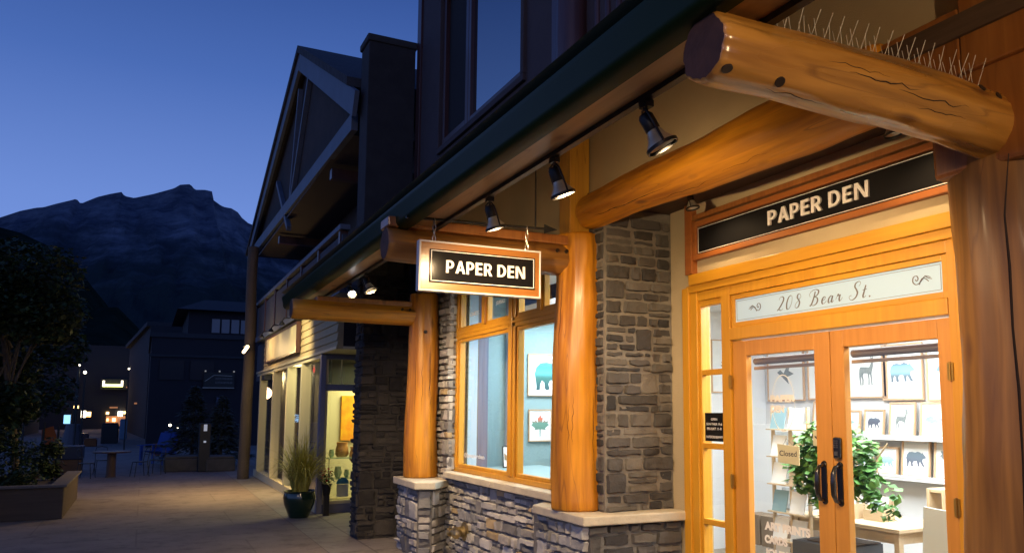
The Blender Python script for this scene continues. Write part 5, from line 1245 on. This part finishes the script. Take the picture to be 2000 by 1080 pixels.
def tree(label, x, y, z0, h, rad, n, leaf, seed, mname, col, cat='tree', trunk_r=.07, squash=1.1, gname=None, lean=0):
    rt_ = random.Random(seed)
    o = thing('broadleaf_tree' if cat == 'tree' else 'shrub', label, cat, (x, y, z0), gname)
    b = MB(); top = Vector((x + lean, y, z0 + h * .62))
    b.tube([(x, y, z0), (x + lean * .3, y + .03, z0 + h * .25), (x + lean * .7, y, z0 + h * .45), top], [trunk_r, trunk_r * .8, trunk_r * .7, trunk_r * .4], n=9)
    cl = []
    for i in range(16):
        a_ = rt_.uniform(0, 6.28); rr = rad * rt_.uniform(.25, .85); zz = z0 + h - rad * squash + rt_.uniform(-.85, .85) * rad * squash
        k = math.sqrt(max(.05, 1 - ((zz - (z0 + h - rad * squash)) / (rad * squash)) ** 2)); c = Vector((x + lean + math.cos(a_) * rr * k, y + math.sin(a_) * rr * k, zz)); cl.append(c)
        if cat == 'tree': s0 = Vector((x + lean * .6, y, z0 + h * rt_.uniform(.3, .6))); b.tube([s0, (s0 + c) / 2 + Vector((0, 0, .1)), c], [trunk_r * .4, trunk_r * .28, trunk_r * .12], n=6)
    b.build('trunk', MATS.get('bark') or mat('bark', (.09, .07, .05), .9, var=.3, vscale=10, bump=.7), o, smooth=True)
    b = MB()
    for c in cl: leaf_cloud(b, rt_, c, rad * rt_.uniform(.28, .5), n // 16, leaf, squash=.85)
    b.build('crown', MATS.get(mname) or mat(mname, col, .6, attr=True, var=.3, vscale=3), o)
    return o
gt = 'young trees in the plaza'
tree('large dark broadleaf tree at the far left over the timber planter', -1.75, 16.2, .4, 3.85, 1.42, 20000, .10, 3, 'tree_leaf', (.022, .042, .012), trunk_r=.055, gname=gt, lean=-.35)
tree('dark broadleaf tree behind the planter with lights showing through', -3.3, 24, 0, 5.1, 2.0, 12000, .15, 4, 'tree_leaf', (.022, .042, .012), gname=gt)
tree('small dark tree standing in front of the far lit shops', -4.6, 36, 0, 4.8, 2.0, 5000, .16, 5, 'tree_leaf', (.022, .042, .012), gname=gt)
for i, (x, y, h, r_, lab, c) in enumerate(((-2.55, 15.2, .95, .55, 'yellow green shrub at the left edge of the planter', 'shrub_leaf'), (-1.75, 15.7, .75, .5, 'dark low shrub in the middle of the planter', 'tree_leaf'), (-1.45, 16.9, .7, .4, 'dark shrub at the far end of the planter', 'tree_leaf'), (-3.4, 15.8, 1.5, .8, 'tall olive shrub behind the boulder', 'shrub_leaf'))):
    tree(lab, x, y, .4, h, r_, 1800, .07, 30 + i, c, (.07, .085, .018), cat='shrub', trunk_r=.02, squash=.8, gname='shrubs in the timber planter')

# round table and bistro chairs
tb = thing('cafe_table', 'round dark cafe table on a thick pedestal among the wire chairs', 'table', (-.62, 22.9, 0))
b = MB(); b.lathe([(0, .72), (.50, .72), (.51, .735), (.51, .755), (.50, .765), (0, .765)], (-.62, 22.9, 0), n=28); b.build('tabletop', dark_wood, tb)
b = MB(); b.lathe([(.14, 0), (.13, .05), (.12, .4), (.12, .72)], (-.62, 22.9, 0), n=16); b.build('pedestal', mat('pedestal_wood', (.09, .05, .03), .7), tb)
def bistro(label, x, y, rz):
    o = thing('metal_chair', label, 'chair', (0, 0, 0), 'black cafe chairs')
    b = MB(); b.lathe([(0, .44), (.20, .44), (.205, .45), (.20, .465), (0, .465)], n=18); b.build('seat', black_metal, o)
    for sx in (-1, 1):
        b = MB(); b.tube([(sx * .2, -.2, 0), (sx * .16, -.15, .44)], .011, n=6); b.build('leg', black_metal, o)
        b = MB(); b.tube([(sx * .2, .22, 0), (sx * .17, .16, .44), (sx * .18, .2, .70)], .011, n=6); b.build('leg', black_metal, o)
    b = MB(); b.tube([(-.18, .2, .70), (-.15, .23, .84), (0, .245, .88), (.15, .23, .84), (.18, .2, .70)], .011, n=6); b.tube([(-.18, .2, .66), (0, .24, .67), (.18, .2, .66)], .010, n=6); b.build('backrest', black_metal, o)
    o.location = (x, y, 0); o.rotation_euler = (0, 0, rz); return o
c0 = bistro('wire cafe chair left of the round table', -1.12, 22.7, R(75))
c1 = dup(c0, (-.02, 22.8, 0), (0, 0, R(-70)), 'wire cafe chair just right of the round table'); c2 = dup(c0, (.36, 23.3, 0), (0, 0, R(-20)), 'wire cafe chair farthest right, in front of the blue chair'); c3 = dup(c0, (-.85, 23.9, 0), (0, 0, R(10)), 'wire cafe chair behind the round table')
ad2 = thing('adirondack_chair', 'blue slatted plastic garden chair behind the cafe chairs', 'chair', (.45, 27.5, 0), rot=(0, 0, R(-35)))
bl = mat('blue_plastic', (.012, .06, .30), .5)
def loc_part(name, fn, m, parent):
    b = MB(); fn(b); x = b.build(name, m, None); x.parent = parent; return x
loc_part('seat', lambda b: [b.prism([(-.28 + i * .115, -.3, .40), (-.18 + i * .115, -.3, .40), (-.18 + i * .115, .25, .28), (-.28 + i * .115, .25, .28)], (0, 0, .02)) for i in range(5)], bl, ad2)
loc_part('backrest', lambda b: [b.prism([(-.30 + i * .12, .22, .28), (-.19 + i * .12, .22, .28), (-.19 + i * .13, .50, 1.02 - abs(i - 2) * .05), (-.30 + i * .125, .50, 1.02 - abs(i - 2) * .05)], (0, .02, .0)) for i in range(5)], bl, ad2)
tb.scale = (.8, .8, .8)
for c_s in (c0, c1, c2, c3): c_s.scale = (.78, .78, .78)
for s_ in (-1, 1):
    loc_part('armrest', lambda b: b.box((s_ * .38 - .07, -.38, .56), (s_ * .38 + .07, .34, .58)), bl, ad2)
    loc_part('leg', lambda b: b.box((s_ * .34 - .02, -.36, 0), (s_ * .34 + .02, -.26, .56)), bl, ad2); loc_part('leg', lambda b: b.box((s_ * .34 - .02, .2, 0), (s_ * .34 + .02, .3, .56)), bl, ad2)
def wedge_box(name, label, cat, px0, px1, ytop, ybase, m, depth=.6, grp=None, m2=None, split=None):
    """a squat block standing on the plaza at its measured place"""
    p0 = P(px0, ybase, Z=0); Y = p0.y; p1 = P(px1, ybase, Y=Y); top = P(px0, ytop, Y=Y).z
    o = thing(name, label, cat, ((p0.x + p1.x) / 2, Y, 0), grp)
    if split:
        zs = top * split; b = MB(); b.box((p0.x, Y, 0), (p1.x, Y + depth, zs)); b.build('base', m, o, bevel=.02); b = MB(); b.box((p0.x - .02, Y - .02, zs + .002), (p1.x + .02, Y + depth + .02, top)); b.build('top', m2 or m, o, bevel=.02)
    else:
        b = MB(); b.box((p0.x, Y, 0), (p1.x, Y + depth, top - .06)); b.build('body', m, o, bevel=.03, seg=3); b = MB(); b.box((p0.x + .03, Y + .03, top - .058), (p1.x - .03, Y + depth - .03, top)); b.build('top', m2 or m, o, bevel=.02)
    return o
orange = mat('orange_stool', (.34, .10, .012), .6); stone_dk = mat('planter_stone', (.09, .08, .065), .9, var=.3, vscale=4, bump=.6); navy = mat('navy_panel', (.01, .018, .045), .5)
wedge_box('storage_bench', 'dark navy topped wooden bench box behind the planter', 'bench', 101, 157, 872, 925, mat('bench_wood', (.15, .07, .025), .7, var=.2, stretch=(1, 1, 9)), .8, m2=navy, split=.5)
wedge_box('stool', 'orange cube stool beside the blue garden chair', 'stool', 295, 313, 867, 889, orange, .5, 'orange stools')
wedge_box('stool', 'orange brown round edged block in the middle distance', 'stool', 163, 188, 856, 872, mat('orange_block', (.22, .07, .015), .7), .6, 'orange stools')
wedge_box('concrete_bin', 'dark squat box in front of the far lit shop', 'bin', 196, 229, 826, 866, mat('dark_grey_box', (.05, .05, .045), .8), 1.0)
wedge_box('kiosk', 'pale blue narrow upright panel beside the lit shop', 'kiosk', 232, 247, 818, 858, mat('pale_blue_kiosk', (.16, .26, .36), .6), .3)
wedge_box('table_bench', 'low dark bench in the middle distance left of the orange block', 'bench', 150, 172, 846, 862, dark_wood, .8)
o1 = wedge_box('rock_planter', 'left of the two rough stone planters under the spruce', 'planter', 319, 392, 892, 922, stone_dk, 1.1, 'rough stone planters')
wedge_box('rock_planter', 'right of the two rough stone planters, next to the log post', 'planter', 402, 459, 892, 921, stone_dk, 1.1, 'rough stone planters')
def umb():
    q = P(141, 868, Z=0); o = thing('patio_umbrella_base', 'thin dark umbrella pole in a tapered grey base', 'umbrella stand', (q.x, q.y, 0))
    b = MB(); b.lathe([(.45, 0), (.30, .9), (.24, .95), (0, .95)], (q.x, q.y, 0), n=16); b.build('base', mat('grey_base', (.13, .12, .13), .8), o)
    b = MB(); b.tube([(q.x, q.y, .9), (q.x + .05, q.y, 3.4)], .045, n=8); b.build('pole', black_metal, o)
umb()
q = P(96, 905, Z=0)
o = thing('orange_shade_sail', 'dull orange fabric windbreak behind the shrubs', 'windbreak', (q.x, q.y, 0))
b = MB(); a_, c_ = P(80, 868, Y=24.5), P(112, 872, Y=24.5); t0, t1 = P(82, 838, Y=24.5), P(104, 832, Y=24.5); b.prism([a_, c_, P(110, 850, Y=24.5), t1, t0], (0, .05, 0)); b.build('fabric', mat('orange_fabric', (.28, .07, .01), .8), o)
b = MB(); b.tube([(a_.x, 24.5, 0), (a_.x + .05, 24.5, 1.3)], .03, n=6); b.tube([(c_.x, 24.5, 0), (c_.x, 24.5, 1.2)], .03, n=6); b.build('post', black_metal, o)

# spruce between the stone planters
def spruce(label, px, ybase, h, rad, seed):
    q = P(px, ybase, Z=0); rt_ = random.Random(seed); o = thing('spruce_tree', label, 'tree', (q.x, q.y + .5, 0), 'small spruces')
    x, y = q.x, q.y + .5
    b = MB(); b.tube([(x, y, 0), (x, y, h)], [.06, .01], n=8); b.build('trunk', MATS['bark'], o)
    b = MB()
    for i in range(2600):
        t_ = rt_.random() ** .7; z = .35 + (h - .35) * (1 - t_); r_ = rad * t_ * (.75 + .25 * math.sin(z * 17)) * rt_.uniform(.35, 1.05); a_ = rt_.uniform(0, 6.28)
        p = Vector((x + math.cos(a_) * r_, y + math.sin(a_) * r_, z - r_ * .25)); d = Vector((math.cos(a_), math.sin(a_), rt_.uniform(-.5, .1))) * rt_.uniform(.12, .2); sd = Vector((-d.y, d.x, rt_.uniform(-.1, .1))) * .22; k = rt_.uniform(.6, 1.4)
        b.add([p - sd, p + sd, p + d], [(0, 1, 2)], (k, k, k))
    b.build('crown', MATS.get('spruce_needle') or mat('spruce_needle', (.05, .07, .06), .8, attr=True), o)
spruce('bigger small spruce standing in the left stone planter', 375, 912, 2.3, 1.1, 1)
spruce('narrower small spruce standing in the right stone planter', 432, 912, 2.0, .95, 2)
q = P(397, 921, Z=0); o = thing('lamp_bollard', 'slim dark bollard lamp with a small white light between the stone planters', 'bollard', (q.x, q.y, 0))
b = MB(); b.box((q.x - .14, q.y, 0), (q.x + .14, q.y + .25, 1.25)); b.build('post', black_metal, o, bevel=.02)
b = MB(); b.box((q.x - .04, q.y - .012, 1.05), (q.x + .04, q.y - .002, 1.22)); b.box((q.x - .03, q.y - .012, .75), (q.x + .03, q.y - .002, .80)); b.build('lamp_window', mat('pale_lamp', (.8, .8, .8), .5, emit=(.6, .65, .75), estr=.35), o)

# =================================================================== buildings across and down the street
dk = mat('far_stucco', (.022, .020, .026), .9, var=.1, vscale=.3); dk2 = mat('far_roof', (.035, .036, .042), .9); pane_dim = mat('dim_window', (.16, .17, .20), .3, spec=.8)
fb = thing('corner_building', 'dark two storey building down the street with a small hipped upper house', 'building', (4, 41, 0))
b = MB(); b.box((.14, 40, 0), (12, 52, 4.75)); b.build('wall', dk, fb)
b = MB(); b.box((.05, 39.9, 4.752), (12, 52, 4.95)); b.box((.1, 39.93, 3.9), (12, 39.998, 4.0)); b.build('cornice', dk2, fb)
b = MB(); b.box((1.6, 42, 4.95), (6, 50, 6.2)); b.build('upper_wall', dk, fb)
b = MB(); b.add([(1.1, 41.4, 6.2), (6.5, 41.4, 6.2), (6.5, 50.6, 6.2), (1.1, 50.6, 6.2), (2.3, 43, 6.85), (6.5, 43, 6.85), (6.5, 49, 6.85), (2.3, 49, 6.85)], [(0, 1, 5, 4), (1, 2, 6, 5), (2, 3, 7, 6), (3, 0, 4, 7), (4, 5, 6, 7), (3, 2, 1, 0)]); b.build('roof', dk2, fb)
for i in range(4):
    x = 2.6 + i * .42; b = MB(); b.box((x, 41.95, 5.2), (x + .34, 41.998, 5.85)); b.build('window', pane_dim, fb)
for x in (.5, 1.7):
    b = MB(); b.box((x, 39.95, 2.9), (x + .95, 39.998, 3.75)); b.build('window', mat('dark_pane', (.012, .014, .022), .4, spec=.3) if 'dark_pane' not in MATS else MATS['dark_pane'], fb)
for x, z, wd in ((1.5, .9, 1.3),):
    b = MB(); b.box((x, 39.95, .6), (x + wd, 39.998, 1.9)); b.build('shop_window', MATS['dark_pane'], fb)
bsg = thing('far_shop_sign', 'dark shop sign with a pale mountain line and three small lamps on the far building', 'sign', (2.85, 39.9, 2.9))
b = MB(); b.box((2.25, 39.85, 2.60), (3.5, 39.94, 3.25)); b.build('board', mat('far_sign_board', (.02, .022, .02), .6), bsg)
b = MB(); b.tube([(2.3, 39.84, 2.85), (2.5, 39.84, 3.0), (2.65, 39.84, 3.12), (2.9, 39.84, 3.12), (3.4, 39.84, 3.1)], .014, n=5); b.box((2.22, 39.82, 2.55), (3.5, 39.9, 2.59)); b.build('line', mat('sign_pale', (.42, .40, .33), .6), bsg)
text_obj('OUTDOOR', 'lettering', MATS['sign_pale'], bsg, (3.08, 39.845, 2.96), w=.66, h=.1, bold=.02, face='-Y', extrude=0) if False else None
b = MB()
for z in (2.93, 2.76): b.box((2.72, 39.842, z), (3.42, 39.848, z + .09))
b.build('letter_strip', mat('worn_letters', (.13, .13, .12), .7, col2=(.03, .03, .03), vscale=14), bsg)
b = MB()
for x in (2.3, 2.87, 3.46): b.box((x - .03, 39.7, 3.27), (x + .03, 39.8, 3.33))
b.build('lamp', mat('dim_lamp', (.5, .5, .45), .5, emit=(.6, .55, .4), estr=.25), bsg)
o = thing('wall_poster', 'small pale blue poster on the far building near the log post', 'poster', (2.98, 39.9, 1.9))
b = MB(); b.box((2.82, 39.9, 1.5), (3.15, 39.98, 2.15)); b.build('sheet', mat('poster_blue', (.10, .11, .20), .7), o)
b = MB(); b.box((2.79, 39.92, 1.46), (3.18, 39.99, 2.19)); b.build('frame', dk2, o)
o = thing('shopfront_glow_shop', 'dark terrace of shops receding behind the corner building', 'building', (-1.5, 75, 0))
b = MB(); b.prism([(.1, 52.1, 0), (-1.2, 72, 0), (3, 72, 0), (8, 52.1, 0)], (0, 0, 6.3)); b.build('wall', mat('terrace_wall', (.03, .03, .035), .9), o)
b = MB(); b.prism([(-.1, 52.1, 6.31), (-1.5, 72, 6.31), (3, 72, 6.31), (8, 52.1, 6.31)], (0, 0, .25)); b.build('cornice', dk2, o)
# lit far shop across the end of the street
ls = thing('lit_shop', 'far low shop with glowing windows and a lit awning at the end of the street', 'building', (-4, 80, 0))
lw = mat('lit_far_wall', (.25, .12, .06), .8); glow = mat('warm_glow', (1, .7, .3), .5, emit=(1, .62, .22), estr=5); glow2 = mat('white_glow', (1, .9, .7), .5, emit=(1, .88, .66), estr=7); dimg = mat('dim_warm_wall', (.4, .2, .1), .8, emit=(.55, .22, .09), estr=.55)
b = MB(); b.box((-22, 80, 0), (0, 88, 7.0)); b.build('wall', MATS['terrace_wall'], ls)
def pxbox(b, px0, px1, y0, y1, Y, d=.1):
    a_ = P(px0, y1, Y=Y); c_ = P(px1, y0, Y=Y); b.box((a_.x, Y - d, a_.z), (c_.x, Y, c_.z))
b = MB(); pxbox(b, 206, 262, 812, 832, 79.98, .04); b.build('shopfront', dimg, ls)
for x0, x1, y0, y1, m in ((207, 213, 804, 809, glow), (208, 212, 817, 822, glow), (219, 226, 816, 823, glow), (241, 261, 803, 808, glow), (247, 258, 820, 826, glow), (230, 240, 803, 812, glow2), (214, 230, 794, 797, dimg)):
    b = MB(); pxbox(b, x0, x1, y0, y1, 79.9); b.build('lit_window', m, ls)
ht = thing('lit_hotel_sign', 'yellow green lit parapet sign with two bright lamps over the end of the street', 'sign', (-6, 78, 8))
yg = mat('yellow_green_glow', (1, 1, .5), .5, emit=(.85, .9, .25), estr=3.2)
b = MB(); pxbox(b, 200, 240, 750, 755, 79); b.build('strip', yg, ht)
for x in (200, 236):
    b = MB(); pxbox(b, x, x + 5, 743, 754, 78.8); b.build('lamp', mat('cream_glow', (1, 1, .8), .5, emit=(1, .85, .6), estr=3) if 'cream_glow' not in MATS else MATS['cream_glow'], ht)
b = MB(); pxbox(b, 246, 262, 755, 757, 79); b.build('dim_strip', dimg, ht)
b = MB(); pxbox(b, 196, 268, 741, 760, 79.3, .05); b.build('board', MATS['terrace_wall'], ht)
lb = thing('left_terrace', 'dark low terrace behind the trees at the left with scattered lit openings', 'building', (-12, 60, 0))
b = MB(); b.box((-30, 60, 0), (-6.5, 70, 5.2)); b.build('wall', MATS['terrace_wall'], lb)
for x0, x1, y0, y1, m in ((158, 168, 802, 815, glow2), (166, 178, 804, 814, glow), (144, 154, 792, 797, glow), (160, 178, 812, 814, dimg)):
    b = MB(); pxbox(b, x0, x1, y0, y1, 59.9); b.build('lit_window', m, lb)
sc = thing('blue_screen', 'small glowing pale blue screen behind the umbrella pole', 'screen', (-7.2, 58, 0))
b = MB(); pxbox(b, 124, 138, 810, 827, 57.9, .08); b.build('display', mat('screen_glow', (.5, .8, 1), .5, emit=(.30, .62, 1.0), estr=1.6), sc)
b = MB(); pxbox(b, 122, 140, 808, 829, 57.99, .06); q = P(131, 829, Y=57.95); b.box((q.x - .1, 57.9, 0), (q.x + .1, 57.98, q.z)); b.build('stand', black_metal, sc)
o = thing('lit_awning_cafe', 'white lit awning lamps at the foot of the terrace wall', 'lamp cluster', (-.8, 60, 3))
b = MB(); pxbox(b, 276, 290, 790, 796, 60, .2); b.build('lamp', glow2, o)
b = MB(); pxbox(b, 283, 290, 797, 806, 60, .2); pxbox(b, 262, 290, 786, 789, 60.2, .2); b.build('awning', dimg, o)
# small lights seen in and beyond the trees
for i, (px, py, s_, lab) in enumerate(((48, 611, .10, 'single bright white lamp high in the left tree'), (42, 627, .07, 'faint warm lamp below the bright white one in the left tree'), (166, 727, .08, 'lone white lamp right of the dark trees'), (155, 713, .05, 'dim lamp just above the lone white lamp'), (62, 612, .045, 'tiny lamp right of the bright white one'), (332, 830, .09, 'pale green lamp glowing left of the spruce'), (347, 836, .06, 'small white lamp just right of the pale green one'), (252, 720, .06, 'tiny lamp above the dark terrace edge'))):
    Yl = 30 if px < 200 else 38
    s_ *= .6
    q = P(px, py, Y=Yl); o = thing('street_light', lab, 'lamp', tuple(q), 'distant lamps')
    b = MB(); b.lathe([(0, -s_), (s_ * .7, -s_ * .7), (s_, 0), (s_ * .7, s_ * .7), (0, s_)], q, n=12); b.build('bulb', glow2, o, smooth=True)
    b = MB(); b.tube([q + Vector((0, .05, s_)), q + Vector((0, .1, s_ + .1))], .02, n=6); b.tube([q + Vector((0, .1, s_ + .1)), (q.x, Yl + .1, 0)], .03, n=6); b.build('pole', black_metal, o)
lamp_point('far_shop_light', (-4, 74, 3), 90, (1, .65, .35), .5)

# =================================================================== shop interior lights and an added warm fill behind the camera
lamp_area('ceiling_light', (5.0, 4.0, 2.74), 1.6, 330, (.90, .96, 1.0), sy=3.5)
lamp_area('ceiling_light', (4.4, 8.4, 2.74), .9, 70, (.75, .90, 1.0), sy=.6)
lamp_area('ceiling_light', (3.6, 7.0, 2.9), .4, 30, (.75, .90, 1.0), sy=2.0)
lamp_point('street_lamp_light', (-3.2, -2.2, 4.6), 300, (1, .68, .44), .2)  # unseen lamp added to warm the near log and the ground
